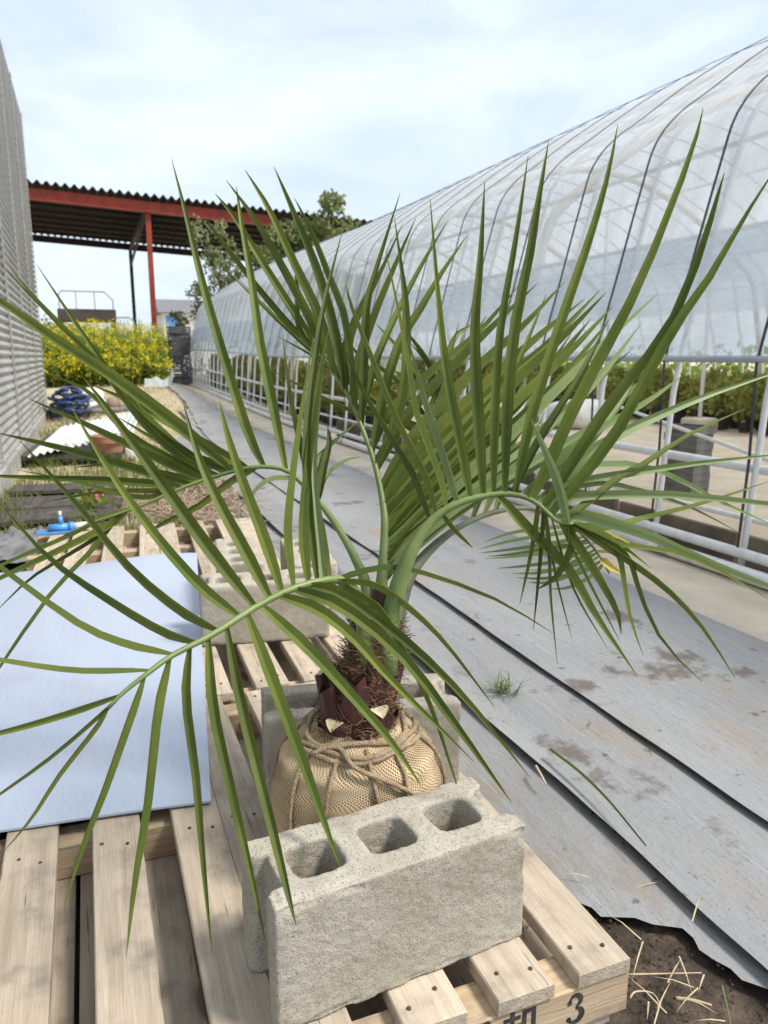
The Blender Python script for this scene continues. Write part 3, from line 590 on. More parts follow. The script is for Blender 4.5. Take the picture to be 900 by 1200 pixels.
# frond arching over to the left behind it
frond([(436, 785, 1.285), (434, 730, 1.30), (430, 690, 1.32), (423, 669, 1.34), (407, 637, 1.37), (391, 611, 1.40), (373, 587, 1.42), (353, 565, 1.43), (335, 551, 1.43), (313, 547, 1.43), (287, 549, 1.42), (247, 560, 1.42), (215, 571, 1.41), (160, 595, 1.40), (107, 613, 1.40), (75, 628, 1.40)],
      (.016, .011, .0075, .006, .005, .0042, .0036, .003, .002), [
    (12, .10, 310, 546, 292, 509, 268, 435, 247, 365, 233, 313, 217, 247, 201, 186), (12, .12, 336, 551, 319, 467, 305, 400, 295, 327, 283, 260, 277, 218),
    (15, .05, 274, 553, 213, 500, 131, 439, 64, 396, 0, 352, -40, 332), (10, .12, 272, 553, 225, 535, 173, 497, 131, 439, 93, 385, 43, 310), (9, .08, 258, 557, 220, 540, 168, 495, 115, 423, 72, 383, 2, 311),
    (6, .12, 262, 556, 205, 520, 150, 465, 107, 417, 35, 343, 12, 314), (10, .04, 240, 562, 200, 544, 133, 512, 88, 491, 33, 467), (10, .08, 245, 561, 205, 540, 150, 508, 107, 461, 63, 440), (11, .02, 225, 567, 171, 552, 120, 537, 53, 520, -4, 507),
    (10, 0, 213, 572, 187, 568, 120, 563, 40, 560, -45, 556), (6, .05, 200, 577, 171, 584, 139, 579, 80, 563, 21, 551), (6, .05, 210, 573, 187, 576, 120, 577, 56, 588), (8, .06, 232, 564, 190, 556, 140, 545, 85, 548),
    (6, .02, 165, 592, 120, 608, 80, 629, 0, 663, -20, 672), (9, 0, 150, 599, 132, 614, 75, 643, 0, 678, -30, 694), (5, .02, 140, 602, 120, 626, 80, 651, 35, 679, -5, 717), (6, -.02, 145, 601, 115, 637, 104, 650, 58, 699, 0, 782, -10, 800),
    (9, -.05, 300, 547, 273, 561, 233, 592, 191, 613, 170, 626), ('leafp', 6, -.03, 350, 560, 313, 564, 279, 597), ('leafp', 6, .08, 365, 578, 367, 544, 388, 520, 418, 495), ('leafp', 5, .1, 372, 586, 385, 555, 405, 540, 424, 535),
    (10, .06, 374, 587, 379, 550, 386, 520, 384, 500), (7, .06, 374, 587, 372, 560, 378, 535, 382, 522), (12, .1, 290, 549, 255, 530, 205, 500, 150, 470, 110, 452), (9, .08, 280, 551, 240, 540, 190, 520, 140, 490)])
# tall frond in the middle
frond([(450, 780, 1.27), (450, 722, 1.285), (447, 690, 1.30), (450, 650, 1.33), (451, 611, 1.35), (448, 585, 1.37), (442, 555, 1.39), (434, 527, 1.41), (424, 501, 1.43), (411, 470, 1.45), (396, 445, 1.47), (380, 420, 1.49), (364, 402, 1.51), (352, 390, 1.52)],
      (.016, .011, .0075, .0055, .0048, .004, .003, .002), [
    (8, .08, 358, 397, 340, 380, 300, 333, 258, 279, 241, 256), (10, .08, 366, 405, 353, 380, 310, 312, 275, 255, 252, 227), (11, .06, 380, 420, 367, 380, 330, 310, 300, 258, 265, 211), (12, .06, 393, 442, 373, 370, 345, 310, 315, 245, 287, 199),
    (12, .05, 407, 463, 391, 380, 370, 310, 345, 250, 321, 195), (9, .05, 417, 485, 407, 380, 385, 320, 365, 270, 345, 232), (7, .05, 372, 411, 352, 385, 349, 340, 346, 298),
    (11, .04, 424, 501, 427, 430, 430, 360, 440, 319, 469, 226), (12, .06, 441, 548, 469, 475, 476, 413, 475, 360, 472, 327, 462, 254), (11, .08, 415, 480, 418, 430, 435, 377, 459, 319, 487, 256), (9, .08, 405, 460, 406, 420, 416, 377, 445, 320, 472, 262),
    (9, .1, 424, 495, 440, 427, 461, 377, 493, 313, 525, 258), (12, .12, 436, 533, 448, 472, 467, 405, 493, 362, 517, 321, 548, 275), (9, .1, 399, 450, 400, 420, 412, 380, 430, 340),
    (12, .16, 436, 530, 452, 490, 500, 440, 560, 390, 610, 332), (13, .17, 441, 552, 475, 490, 530, 430, 580, 380, 630, 332), (14, .18, 446, 573, 490, 505, 555, 435, 610, 385, 662, 330), (15, .18, 448, 585, 500, 518, 570, 450, 630, 395, 686, 350),
    (16, .18, 449, 595, 510, 525, 580, 455, 645, 400, 704, 339), (16, .18, 451, 606, 520, 535, 590, 460, 655, 400, 711, 342), (16, .18, 451, 615, 530, 540, 600, 475, 665, 415, 719, 358), (16, .19, 451, 624, 525, 550, 590, 490, 650, 425, 693, 373),
    (16, .19, 451, 633, 530, 560, 610, 490, 665, 435, 714, 375), ('leafp', 15, .2, 451, 641, 545, 560, 630, 480, 700, 410, 772, 343), ('leafp', 15, .2, 450, 648, 550, 570, 640, 500, 700, 445, 752, 378), (15, .2, 450, 655, 540, 580, 620, 520, 690, 455, 740, 410),
    (14, .17, 450, 630, 500, 570, 550, 510, 600, 440, 640, 345), (15, .19, 451, 640, 490, 590, 550, 530, 620, 460, 670, 390), (15, .2, 450, 660, 500, 600, 570, 540, 640, 470, 700, 400), (13, .2, 449, 668, 490, 615, 540, 570, 610, 505, 660, 440),
    ('leafp', 14, .22, 449, 672, 520, 605, 600, 555, 700, 495, 789, 408), ('leafp', 12, .2, 449, 678, 500, 630, 560, 585, 640, 540, 720, 480), (12, .18, 448, 683, 480, 640, 520, 600, 570, 550, 610, 500), (11, .16, 448, 686, 470, 650, 500, 615, 540, 575),
    (7, .2, 447, 580, 490, 510, 520, 440, 538, 378), (6, .2, 449, 590, 500, 520, 525, 450, 545, 382), (13, .12, 440, 545, 470, 500, 500, 460, 540, 430), (12, .15, 448, 600, 470, 560, 500, 530, 550, 480)])
# frond arching over to the right
frond([(452, 790, 1.27), (456, 735, 1.268), (465, 692, 1.26), (478, 655, 1.25), (492, 628, 1.25), (510, 606, 1.25), (530, 593, 1.25), (555, 584, 1.25), (585, 579, 1.25), (610, 581, 1.24), (628, 589, 1.23), (642, 601, 1.22), (655, 612, 1.21), (672, 614, 1.20)],
      (.020, .016, .0115, .008, .006, .005, .0042, .0034, .0025), [
    (8, .05, 505, 611, 488, 560, 467, 525, 427, 459, 403, 407), (8, .06, 512, 604, 501, 560, 467, 493, 440, 427, 413, 360, 406, 335), (8, .06, 522, 598, 515, 560, 488, 488, 480, 440, 469, 377, 452, 294), ('leafp', 9, .08, 537, 590, 528, 557, 504, 485, 493, 450, 478, 395),
    (12, .05, 552, 585, 541, 520, 525, 440, 515, 360, 504, 232), (14, .04, 567, 582, 561, 480, 557, 387, 563, 308, 568, 212), (11, .05, 579, 580, 581, 480, 587, 387, 605, 279, 619, 182), (14, .03, 592, 579, 596, 467, 605, 377, 621, 300, 632, 231, 643, 165),
    (13, .02, 604, 580, 620, 500, 647, 410, 673, 333, 695, 268, 713, 203, 724, 146), (15, 0, 622, 586, 639, 550, 676, 469, 713, 401, 754, 320, 807, 187, 824, 127), (14, -.04, 636, 595, 660, 560, 701, 494, 738, 444, 782, 388, 819, 302, 838, 240, 849, 202),
    (14, -.06, 646, 604, 682, 560, 723, 507, 760, 438, 794, 379, 835, 320, 866, 265, 918, 183),
    ('leafp', 13, .12, 640, 599, 680, 540, 723, 510, 776, 485, 838, 460, 935, 428), (9, .12, 655, 610, 681, 596, 726, 560, 751, 547, 807, 510, 873, 479), ('leafp', 12, .08, 628, 589, 650, 573, 692, 562, 744, 553, 822, 542, 940, 530),
    ('leafp', 12, .05, 643, 601, 660, 586, 692, 580, 787, 579, 900, 590, 945, 596), (7, .12, 660, 613, 707, 620, 749, 609, 824, 590, 905, 563), ('leafp', 8, .12, 642, 600, 665, 570, 700, 545, 772, 552, 843, 588, 910, 617), ('leafp', 6, .1, 640, 600, 660, 575, 704, 565, 749, 573, 806, 592, 868, 625),
    ('leafp', 14, -.02, 648, 606, 680, 603, 711, 611, 768, 630, 824, 656, 900, 686, 955, 708), (6, -.05, 672, 614, 700, 630, 726, 639, 787, 647, 847, 671, 905, 705),
    (13, -.08, 583, 580, 617, 618, 666, 667, 700, 724, 746, 791), (12, -.04, 660, 613, 668, 624, 692, 660, 722, 713, 728, 743), (7, -.06, 672, 614, 700, 628, 722, 645, 730, 679, 738, 724, 754, 769), (7, -.08, 672, 614, 705, 630, 726, 641, 741, 660, 753, 701, 779, 754, 823, 799),
    (8, -.1, 672, 614, 712, 640, 749, 664, 787, 694, 824, 735, 862, 795), (7, -.02, 668, 614, 695, 622, 719, 633, 763, 666), (6, .05, 630, 590, 626, 620, 620, 656, 609, 708), (5, .05, 636, 596, 634, 633, 630, 682, 625, 738), (4, .02, 637, 597, 643, 652, 645, 701, 653, 778),
    (3, .06, 640, 600, 651, 671, 670, 748), (3, .05, 646, 604, 673, 690, 712, 760), (9, .02, 668, 614, 668, 640, 652, 674, 629, 691), (4, .04, 655, 612, 688, 679, 726, 751), ('leafp', 12, -.03, 666, 613, 655, 568, 640, 530, 622, 490),
    (10, .1, 600, 580, 630, 520, 680, 440, 713, 375), ('leafp', 11, .1, 615, 584, 650, 545, 700, 505, 760, 470, 800, 440), ('leafp', 10, .12, 610, 582, 640, 560, 690, 520, 730, 470, 750, 430), (6, .04, 519, 602, 535, 622, 554, 642)])
# thin frond behind, its tip dropping to the ground sheet
F5 = frond([(458, 790, 1.285), (463, 735, 1.30), (473, 692, 1.33), (490, 660, 1.37), (520, 630, 1.43), (556, 608, 1.50), (600, 596, 1.58), (640, 599, 1.66), (672, 617, 1.72), (698, 645, 1.77), (714, 672, 1.80)],
      (.019, .015, .0105, .007, .0055, .004, .003, .002), [
    (9, .1, 553, 609, 575, 550, 600, 480, 618, 440), (9, .1, 566, 606, 590, 545, 620, 470, 650, 420), (8, .1, 580, 601, 600, 550, 640, 480),
    (5, .02, 672, 617, 640, 620, 600, 625, 566, 636), (5, .02, 678, 622, 640, 628, 600, 634, 560, 644), (5, .02, 684, 628, 645, 636, 600, 643, 562, 648), (5, .02, 688, 633, 650, 645, 610, 652, 568, 655), (5, .02, 693, 638, 660, 655, 620, 662, 583, 666), (5, .02, 698, 644, 665, 664, 630, 672, 600, 672),
    (5, .02, 702, 651, 670, 672, 640, 682, 618, 682), (5, .02, 707, 660, 690, 676, 665, 688, 645, 690), (5, .03, 700, 648, 680, 660, 650, 668, 612, 668), (5, .03, 690, 635, 650, 640, 605, 648, 572, 652), (5, .03, 705, 656, 680, 670, 640, 677, 605, 677), ('leafdry', 4, .04, 660, 610, 690, 600, 730, 610), ('leafdry', 4, .04, 676, 620, 700, 612, 742, 625), ('leafdry', 4, .04, 684, 629, 710, 625, 745, 640),
    ('leafdry', 4, .04, 692, 638, 715, 636, 748, 655), ('leafdry', 4, .04, 698, 645, 720, 648, 745, 668), ('leafdry', 9, .02, 703, 655, 715, 664, 728, 672), (5, .04, 668, 614, 690, 608, 720, 600)], rm='rachisb', lm='leafp')
# back frond, mostly hidden
frond([(456, 722, 1.31), (468, 660, 1.40), (484, 590, 1.47), (498, 530, 1.52), (508, 480, 1.56), (516, 440, 1.6)], (.009, .006, .0045, .0035, .0025), [
    (6, .1, 500, 520, 480, 500, 420, 455, 340, 389, 257, 308), (5, .1, 502, 512, 440, 470, 380, 420, 329, 377, 273, 321), (6, .1, 505, 495, 480, 461, 445, 429, 399, 437, 361, 413, 325, 394), (6, .1, 504, 502, 459, 487, 412, 480, 367, 459, 318, 434),
    (6, .1, 510, 470, 475, 419, 440, 379), (6, .1, 512, 462, 507, 432, 481, 402), (8, .1, 508, 480, 540, 420, 570, 370), (8, .1, 510, 470, 530, 400, 553, 380), (7, .1, 504, 505, 560, 430, 600, 400), (7, .12, 513, 455, 500, 420, 470, 380), (7, .12, 506, 490, 450, 450, 400, 390), (7, .1, 500, 520, 560, 460, 620, 420)])

# ------------------------------------------------------------------ greenhouse
gh = thing('greenhouse', 'long arched plastic film greenhouse with rolled up side beyond the grey ground sheet', 'greenhouse', (2.7, 12, 0))
GO = gh.location.copy()
XC = 6.3
half = [(2.72, -.05), (2.76, .50), (2.80, .95), (2.93, 1.45), (3.06, 1.93), (3.13, 2.14), (3.26, 2.29), (3.46, 2.43), (3.88, 2.72), (4.43, 3.03), (5.15, 3.33), (5.75, 3.48), (6.3, 3.53)]
full = [Vector((x, 0, z)) for x, z in half] + [Vector((2*XC-x, 0, z)) for x, z in reversed(half[:-1])]
def arch(n, a=0.0, b=1.0):
    P = crom(full, 241); i0, i1 = int(a*240), int(b*240); return [P[round(i0+(i1-i0)*k/(n-1))] for k in range(n)]
H0, HS, HN = .22, .58, 40
hp = MB(); hp.tube([p+Vector((0, 0, .0)) for p in arch(44)], .0145, 8); hoop_me = hp.build('hoop', M['white_pipe'], gh, smooth=True)
hoop_me.location = (-GO.x, H0-GO.y, 0)
for k in range(1, HN):
    o = hoop_me.copy(); col.objects.link(o); o.parent = gh; y = H0+HS*k; o.location = (-GO.x, y-GO.y, gz(2.9, y))
sb = MB(); A = arch(60, .085, .915); i0 = 0
off = []
for k, p in enumerate(A):
    t = (A[min(k+1, 59)]-A[max(k-1, 0)]).normalized(); n = Vector((-t.z, 0, t.x)); off.append(p+n*.062)
low = [Vector((2.70, -.03, .10)), Vector((2.735, -.015, .55))]
off = low+off+[Vector((2*XC-q.x, q.y, q.z)) for q in reversed(low)]
for k in range(len(off)-1):
    a, c = off[k], off[k+1]; w = Vector((0, .0065, 0)); n = Vector((-(c-a).z, 0, (c-a).x)).normalized()*.0025
    sb.quad(a-w+n, c-w+n, c+w+n, a+w+n); sb.quad(a+w-n, c+w-n, c-w-n, a-w-n); sb.quad(a-w-n, c-w-n, c-w+n, a-w+n); sb.quad(a+w+n, c+w+n, c+w-n, a+w-n)
so = sb.build('tie_strap', M['strap'], gh)
for k in range(HN):
    o = so if k == 0 else so.copy()
    if k: col.objects.link(o); o.parent = gh
    y = H0+HS*k+.035; o.location = (-GO.x, y-GO.y, gz(2.9, y))
F = arch(110, .108, .885)
def film_fn(k, y, o0=.022):
    p = F[k]; t = (F[min(k+1, 109)]-F[max(k-1, 0)]).normalized(); n = Vector((-t.z, 0, t.x))
    ph = ((y-H0)/HS) % 1.0; up = sm(2.0, 2.4, p.z)
    d = o0 + .016*math.cos(2*math.pi*ph)*up + .012*nz(p.x*2.2, y*1.1, p.z*2) + .005*nz(p.x*8, y*2.5, p.z*6)*(1-.4*up)
    if p.x > XC: d = o0
    q = p+n*max(.012, d); return (q.x-GO.x, y-GO.y, q.z+gz(2.9, y))
fm = MB(); fm.grid(lambda k, y: film_fn(k, y), list(range(110)), arange(H0, H0+HS*(HN-1)+.01, HS/6)); fm.build('roof_film', M['film'], gh, smooth=True)
# roll-up side film with its rod
cz = [(2.80, .985), (2.835, 1.1), (2.865, 1.22), (2.90, 1.34), (2.93, 1.46), (2.965, 1.58)]
cf = MB(); cf.grid(lambda k, y: (cz[k][0]-.047+.008*nz(y*1.3, k)-GO.x, y-GO.y, cz[k][1]+gz(2.9, y)+.004*nz(y*.7, 5)), list(range(6)), arange(H0, 22.9, .12)); cu_ = cf.build('side_curtain', M['curtain'], gh, smooth=True)
rd = MB(); rd.tube([(2.752-GO.x, y-GO.y, .985+gz(2.9, y)) for y in arange(H0, 22.9, 1.0)], .017, 10); o = rd.build('curtain_rod', M['rod'], cu_, smooth=True)
def rail(name, x, z, r, m='white_pipe', y0=H0-.2, y1=22.95):
    b = MB(); b.tube([(x-GO.x, y-GO.y, z+gz(2.9, y)) for y in arange(y0, y1, .9)]+[(x-GO.x, y1-GO.y, z+gz(2.9, y1))], r, 10); return b.build(name, M[m], gh, smooth=True)
rail('base_rail', 2.655, .052, .034); rail('base_rail', 2.705, .125, .024); rail('side_rail', 2.788, .50, .022); rail('side_rail', 2.775, .27, .013)
for k, y in enumerate(arange(1.2, 22.5, 1.74)):                 # couplers on the lower pipe
    b = MB(); b.tube([(0, -.03, 0), (0, .03, 0)], .039, 10); b.build('pipe_coupler', M['rod'], gh, loc=(2.655-GO.x, y-GO.y, .052+gz(2.9, y)), smooth=True)
for x, z in ((3.115, 2.04), (2.985, 1.60), (3.70, 2.57), (XC, 3.50), (5.0, 3.25), (9.485, 2.04)): rail('purlin', x, z, .0125)
rail('base_rail', 9.95, .05, .03); rail('side_rail', 9.85, .5, .02)
# heavier inner arches
inn = [Vector((XC+(p.x-XC)*.90, 0, max(-.05, p.z*.955-.03))) for p in arch(40)]
hb = MB(); hb.tube(inn, .040, 10); hv0 = hb.build('truss_arch', mat('cream_painted_pipe', (.70, .64, .52), (.62, .56, .45), rough=.5), gh, smooth=True)
for k, y in enumerate((5.35, 8.8, 12.3, 15.8, 19.3)):
    o = hv0 if k == 0 else hv0.copy()
    if k: col.objects.link(o); o.parent = gh
    o.location = (-GO.x, y-GO.y, gz(4, y))
# inner posts on concrete feet, bracing
for k, y in enumerate(arange(3.6, 21, 2.25)):
    b = MB(); b.tube([(0, 0, .0), (0, 0, 3.22)], .026, 8); po = b.build('inner_post', M['white_pipe'], gh, loc=(7.7-GO.x, y-GO.y, 0), smooth=True)
    b = MB(); b.box((0, 0, .08), (.36, .30, .20), ch=.02); b.build('concrete_foot', M['sand'], po)
rail('purlin', 7.7, 2.25, .015); rail('purlin', 7.7, 3.18, .015)
for y0 in (4.0, 8.6, 13.2):
    b = MB(); b.tube([(7.72-GO.x, y0-GO.y, 2.25), (9.5-GO.x, y0+.1-GO.y, 2.0)], .012, 6); b.build('brace', M['white_pipe'], gh)
b = MB(); b.tube([(2.84-GO.x, 1.7-GO.y, .40), (4.2-GO.x, 5.6-GO.y, .62)], .012, 6); b.build('brace', M['white_pipe'], gh)
# weathered boards along the inside of the wall foot
for k, y in enumerate(arange(.4, 9, .9)):
    b = MB(); h = .20+R.uniform(-.03, .03); b.box((0, 0, 0), (.03, .86, h), ch=.004); b.build('base_board', mat_bb if k else globals().setdefault('mat_bb', mat('mossy_base_board', (.21, .17, .12), (.12, .10, .07), scale=4, rough=.9, rnd=.25, c3=(.10, .12, .05), s3=5)), gh, loc=(2.83-GO.x, y-GO.y, h/2+.002))
# far end wall of film
ew = MB(); E_ = arch(40, 0, 1)
for k in range(39):
    a, c = E_[k], E_[k+1]; ye = H0+HS*(HN-1); z0 = gz(2.9, ye)
    ew.quad((a.x-GO.x, ye-GO.y+.03, a.z+z0), (c.x-GO.x, ye-GO.y+.03, c.z+z0), (c.x-GO.x, ye-GO.y+.03, z0), (a.x-GO.x, ye-GO.y+.03, z0))
ew.build('end_film', M['endfilm'], gh)

# ------------------------------------------------------------------ potted shrubs in the greenhouse
def foliage(n, fn, size, seed, up=.3):
    r = random.Random(seed); b = MB()
    for i in range(n):
        p = Vector(fn(r)); d = Vector((r.gauss(0, 1), r.gauss(0, 1), r.gauss(0, 1)+up)).normalized(); s = d.cross(Vector((r.gauss(0, 1), r.gauss(0, 1), r.gauss(0, 1)))).normalized()
        l = size*r.uniform(.6, 1.3); w = l*.36
        b.quad(p, p+d*l*.5+s*w, p+d*l, p+d*l*.5-s*w)
    return b
def shrub_mesh(h, w, seed, m):
    def f(r):
        a = r.uniform(0, 6.28); t = r.random()**.8; q = w*(.35+.65*math.sin(math.pi*min(1, t*.8+.15)))*r.random()**.5
        return (q*math.cos(a), q*math.sin(a), .16+h*t)
    b = foliage(230, f, .075, seed, 1.0); me = bpy.data.meshes.new('foliage'); me.from_pydata(b.v, [], b.f); me.materials.append(m); return me
sh = [shrub_mesh(.50, .20, 1, M['shrub1']), shrub_mesh(.42, .20, 2, M['shrub1']), shrub_mesh(.55, .19, 3, M['shrub1']), shrub_mesh(.38, .21, 4, M['shrub1'])]
pb = MB(); pb.lathe([(.0, .005), (.085, .005), (.11, .19), (.118, .19), (.118, .205), (.10, .20), (.0, .18)], 12); pot_me = bpy.data.meshes.new('pot'); pot_me.from_pydata(pb.v, [], pb.f); pot_me.materials.append(M['black'])
stb = MB(); stb.tube([(0, 0, .17), (.01, 0, .4)], .008, 5); stem_me = bpy.data.meshes.new('stem'); stem_me.from_pydata(stb.v, [], stb.f); stem_me.materials.append(M['bark'])
def shrub(x, y, k, label, group):
    t = thing('potted_shrub', label, 'potted shrub', (x, y, gz(x, y)), R.uniform(0, 6.28), group); s = R.uniform(.85, 1.2); t.scale = (s, s, s)
    link('pot', pot_me, t); link('foliage', sh[k], t); link('stem', stem_me, t)
for x in (3.35, 3.78, 4.2):
    for y in arange(10.2, 22, .42): shrub(x+R.uniform(-.05, .05), y+R.uniform(-.05, .05), R.choice((0, 1, 2)), 'small leafy shrub in black pot just inside the greenhouse side rail', 'potted shrubs beside the greenhouse side rail')
for x in (8.15, 8.5, 8.85, 9.2, 9.55):
    for y in arange(6.6, 19.5, .40): shrub(x+R.uniform(-.05, .05), y+R.uniform(-.05, .05), R.choice((0, 1, 3, 0)), 'olive green shrub in black pot in the rows along the greenhouse\'s far side', 'potted shrubs along the far side of the greenhouse')
# stacked black trays, white sacks
ORD = ('topmost', 'second from the top', 'third from the top', 'fourth from the top', 'fifth from the top', 'sixth from the top', 'seventh from the top', 'eighth from the top')
for k in range(9):
    b = MB(); w, l, h = .20, .27, .055
    b.box((0, 0, .004), (w-.02, l-.02, .008)); 
    for s in (-1, 1): b.box((s*(w/2-.006), 0, h/2), (.012, l, h)); b.box((0, s*(l/2-.006), h/2), (w-.024, .012, h))
    b.build('nursery_tray', M['tray'], None, label=('dark nursery tray lowest in the stack inside the greenhouse rail' if k == 0 else 'dark nursery tray %s in the stack inside the greenhouse rail' % ORD[8-k]), cat='tray', group='stacked black nursery trays', loc=(4.05+R.uniform(-.01, .01), 4.35+R.uniform(-.01, .01), .002+k*.0565), rz=R.uniform(-.05, .05)+.2)
def blob(name, c, r, m, seed, **k):
    b = MB(); n = 22; pr = []
    for j in range(13):
        for i in range(n):
            t = math.pi*j/12; a = 2*math.pi*i/n; v = Vector((math.sin(t)*math.cos(a), math.sin(t)*math.sin(a), math.cos(t)))
            q = 1+.16*nz(v.x*1.7+seed, v.y*1.7, v.z*1.7)+.05*nz(v.x*5, v.y*5+seed, v.z*5); s = [math.copysign(abs(e)**.7, e) for e in v]
            b.v.append((s[0]*r[0]*q, s[1]*r[1]*q, max(-r[2]*.8, s[2]*r[2]*q)+r[2]*.8))
    for j in range(12):
        for i in range(n): b.f.append((j*n+i, (j+1)*n+i, (j+1)*n+(i+1) % n, j*n+(i+1) % n))
    return b.build(name, m, None, smooth=True, loc=c, **k)
for k, (x, y, s, lb) in enumerate(((6.5, 9.2, 1.0, 'bulging white sack on sandy greenhouse floor beside the inner post'), (6.3, 10.3, .85, 'smaller white sack behind the bulging white sack'), (5.5, 9.6, .9, 'low white sack nearest the greenhouse side rail'))):
    blob('white_sack', (x, y, 0), (.42*s, .36*s, .22*s), M['sack'], k*3, label=lb, cat='sack')

# ------------------------------------------------------------------ corrugated shed on the left
shd = thing('corrugated_shed', 'tall grey shed clad in horizontally corrugated metal sheets', 'shed', (-.66, 8, 0))
WH, PW = 4.47, 1.82; PIT = .076; n = int(WH/PIT)*8
wb = MB()
zs = [WH*i/n for i in range(n+1)]
wb.grid(lambda u, z: (.011*math.sin(2*math.pi*z/PIT), u, z), [0, PW+.03], zs)
wp = wb.build('metal_sheet', M['wall'], shd, smooth=True); ye = 13.7
for k in range(7):
    o = wp if k == 0 else wp.copy()
    if k: col.objects.link(o); o.parent = shd
    o.location = (-.004*(k % 2), ye-PW*(k+1)-8, .16)
    b = MB(); b.box((0, 0, WH/2), (.012, .03, WH-.02)); b.build('seam_batten', M['skirt'], shd, loc=(.0135, ye-PW*(k+1)-8+PW, .165))
b = MB(); b.box((0, 0, 0), (.05, 12.7, .16)); b.build('skirting', M['skirt'], shd, loc=(.012, ye-6.35-8, .08))
b = MB(); b.box((0, 0, 0), (3.4, 12.7, WH)); b.build('core_wall', M['skirt'], shd, loc=(-1.74, ye-6.35-8, WH/2+.12))
b = MB(); b.box((0, 0, 0), (3.4, 12.7, .05)); b.build('roof', M['wall'], shd, loc=(-1.72, ye-6.35-8, WH+.20))

# ------------------------------------------------------------------ red steel canopy
cp = thing('open_canopy', 'open red steel canopy with dark corrugated roof behind the yellow flowers', 'canopy', (2.0, 25, 0))
def rz_(x): return 5.78-.047*(x+.8)
y0, y1, xa, xb = 24.85, 35.0, -6.0, 9.2
rf = MB(); nx = int((xb-xa)/.245*8); xs_ = [xa+(xb-xa)*i/nx for i in range(nx+1)]
for top in (0, .03):
    rf.grid(lambda x, y: (x-2, y-25, rz_(x)+.055*math.sin(2*math.pi*x/.245)+top), xs_, [y0, y1])
for i in range(nx):
    for yy in (y0, y1):
        a, c = xs_[i], xs_[i+1]; za, zc = (rz_(a)+.055*math.sin(2*math.pi*a/.245), rz_(c)+.055*math.sin(2*math.pi*c/.245))
        rf.quad((a-2, yy-25, za), (c-2, yy-25, zc), (c-2, yy-25, zc+.03), (a-2, yy-25, za+.03))
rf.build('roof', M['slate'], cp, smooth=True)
def beam(name, a, c, w, h, m):
    a, c = Vector(a), Vector(c); t = (c-a).normalized(); s = t.cross(Vector((0, 0, 1))).normalized()*w/2; u = s.cross(t).normalized()*h/2
    b = MB(); O = Vector((2, 25, 0)); V = [a-s-u, a+s-u, a+s+u, a-s+u, c-s-u, c+s-u, c+s+u, c-s+u]; b.v = [tuple(v-O) for v in V]
    b.f = [(0, 1, 2, 3), (7, 6, 5, 4), (0, 4, 5, 1), (1, 5, 6, 2), (2, 6, 7, 3), (3, 7, 4, 0)]; return b.build(name, M[m], cp)
beam('front_beam', (xa, 25.1, rz_(xa)-.27), (xb-3.3, 25.1, rz_(xb-3.3)-.27), .12, .30, 'red')
beam('front_beam_flange', (xa, 25.03, rz_(xa)-.43), (xb-3.3, 25.03, rz_(xb-3.3)-.43), .24, .02, 'red')
beam('rear_beam', (xa, 34.7, rz_(xa)-.22), (xb, 34.7, rz_(xb)-.22), .12, .25, 'darksteel')
for y in lin(26.3, 33.6, 7): beam('roof_purlin', (xa, y, rz_(xa)-.12), (xb, y, rz_(xb)-.12), .07, .10, 'darksteel')
for x in (-5.2, 2.06, 8.9):
    beam('rafter', (x, 25.2, rz_(x)-.28), (x, 34.6, rz_(x)-.28), .10, .20, 'darksteel')
    pm = 'red'
    b = MB(); b.box((0, 0, 2.6), (.15, .15, rz_(x)-.42-.0+.15)); b.build('post', M[pm], cp, loc=(x-2, .1, .1))
    b = MB(); b.box((0, 0, 2.55), (.13, .13, rz_(x)-.30)); b.build('post', M['darksteel'], cp, loc=(x-2, 9.7, .1))
    beam('knee_brace', (x, 25.2, rz_(x)-.30), (x-.02, 34.6, rz_(x)-.95), .07, .09, 'darksteel')

# ------------------------------------------------------------------ platform, house, trees, bushes
pt = thing('railed_platform', 'rusty steel loading platform with thin handrail behind the yellow flowers', 'platform', (.15, 27.5, .3))
b = MB(); b.box((0, 0, 1.98), (1.75, 1.6, .36), ch=.03); b.build('deck', M['platform'], pt)
for x in (-.8, .8):
    for y in (-.7, .7):
        b = MB(); b.box((x, y, .9), (.12, .12, 1.85)); b.build('leg', M['platform'], pt)
b = MB(); b.tube([(-.8, -.75, 2.1), (-.8, -.75, 2.62), (-.72, -.75, 2.70), (.55, -.75, 2.70), (.8, -.75, 2.45), (.8, -.75, 2.1)], .025, 6); b.build('handrail', M['white_pipe'], pt)
for x in (-.3, .25):
    b = MB(); b.tube([(x, -.75, 2.1), (x, -.75, 2.70)], .02, 6); b.build('rail_post', M['white_pipe'], pt)
b = MB(); b.tube([(.85, -.8, 1.9), (1.25, -.8, 1.92), (1.4, -.8, 1.8), (1.45, -.8, 1.5), (1.45, -.8, 0)], .03, 6); b.build('drain_pipe', M['white_pipe'], pt)
hs = thing('far_house', 'pale far house with blue window behind the bushes', 'house', (8.9, 72, 0))
b = MB(); b.box((0, 0, 2.3), (5, 6, 4.6)); b.build('wall', M['house'], hs)
b = MB(); b.v = [(-2.9, -3.4, 4.61), (2.9, -3.4, 4.61), (2.9, 3.4, 4.61), (-2.9, 3.4, 4.61), (-2.9, 0, 5.9), (2.9, 0, 5.9)]; b.f = [(0, 1, 5, 4), (2, 3, 4, 5), (0, 4, 3), (1, 2, 5), (3, 2, 1, 0)]; b.build('roof', M['tarp'], hs)
for x in (-1.6, .9):
    b = MB(); b.box((x, -3.02, 3.6), (1.6, .08, 1.8)); w_ = b.build('window', M['whitep'], hs)
    b = MB(); b.box((x, -3.06, 3.6), (1.4, .04, 1.6)); b.build('pane', M['window'], w_)

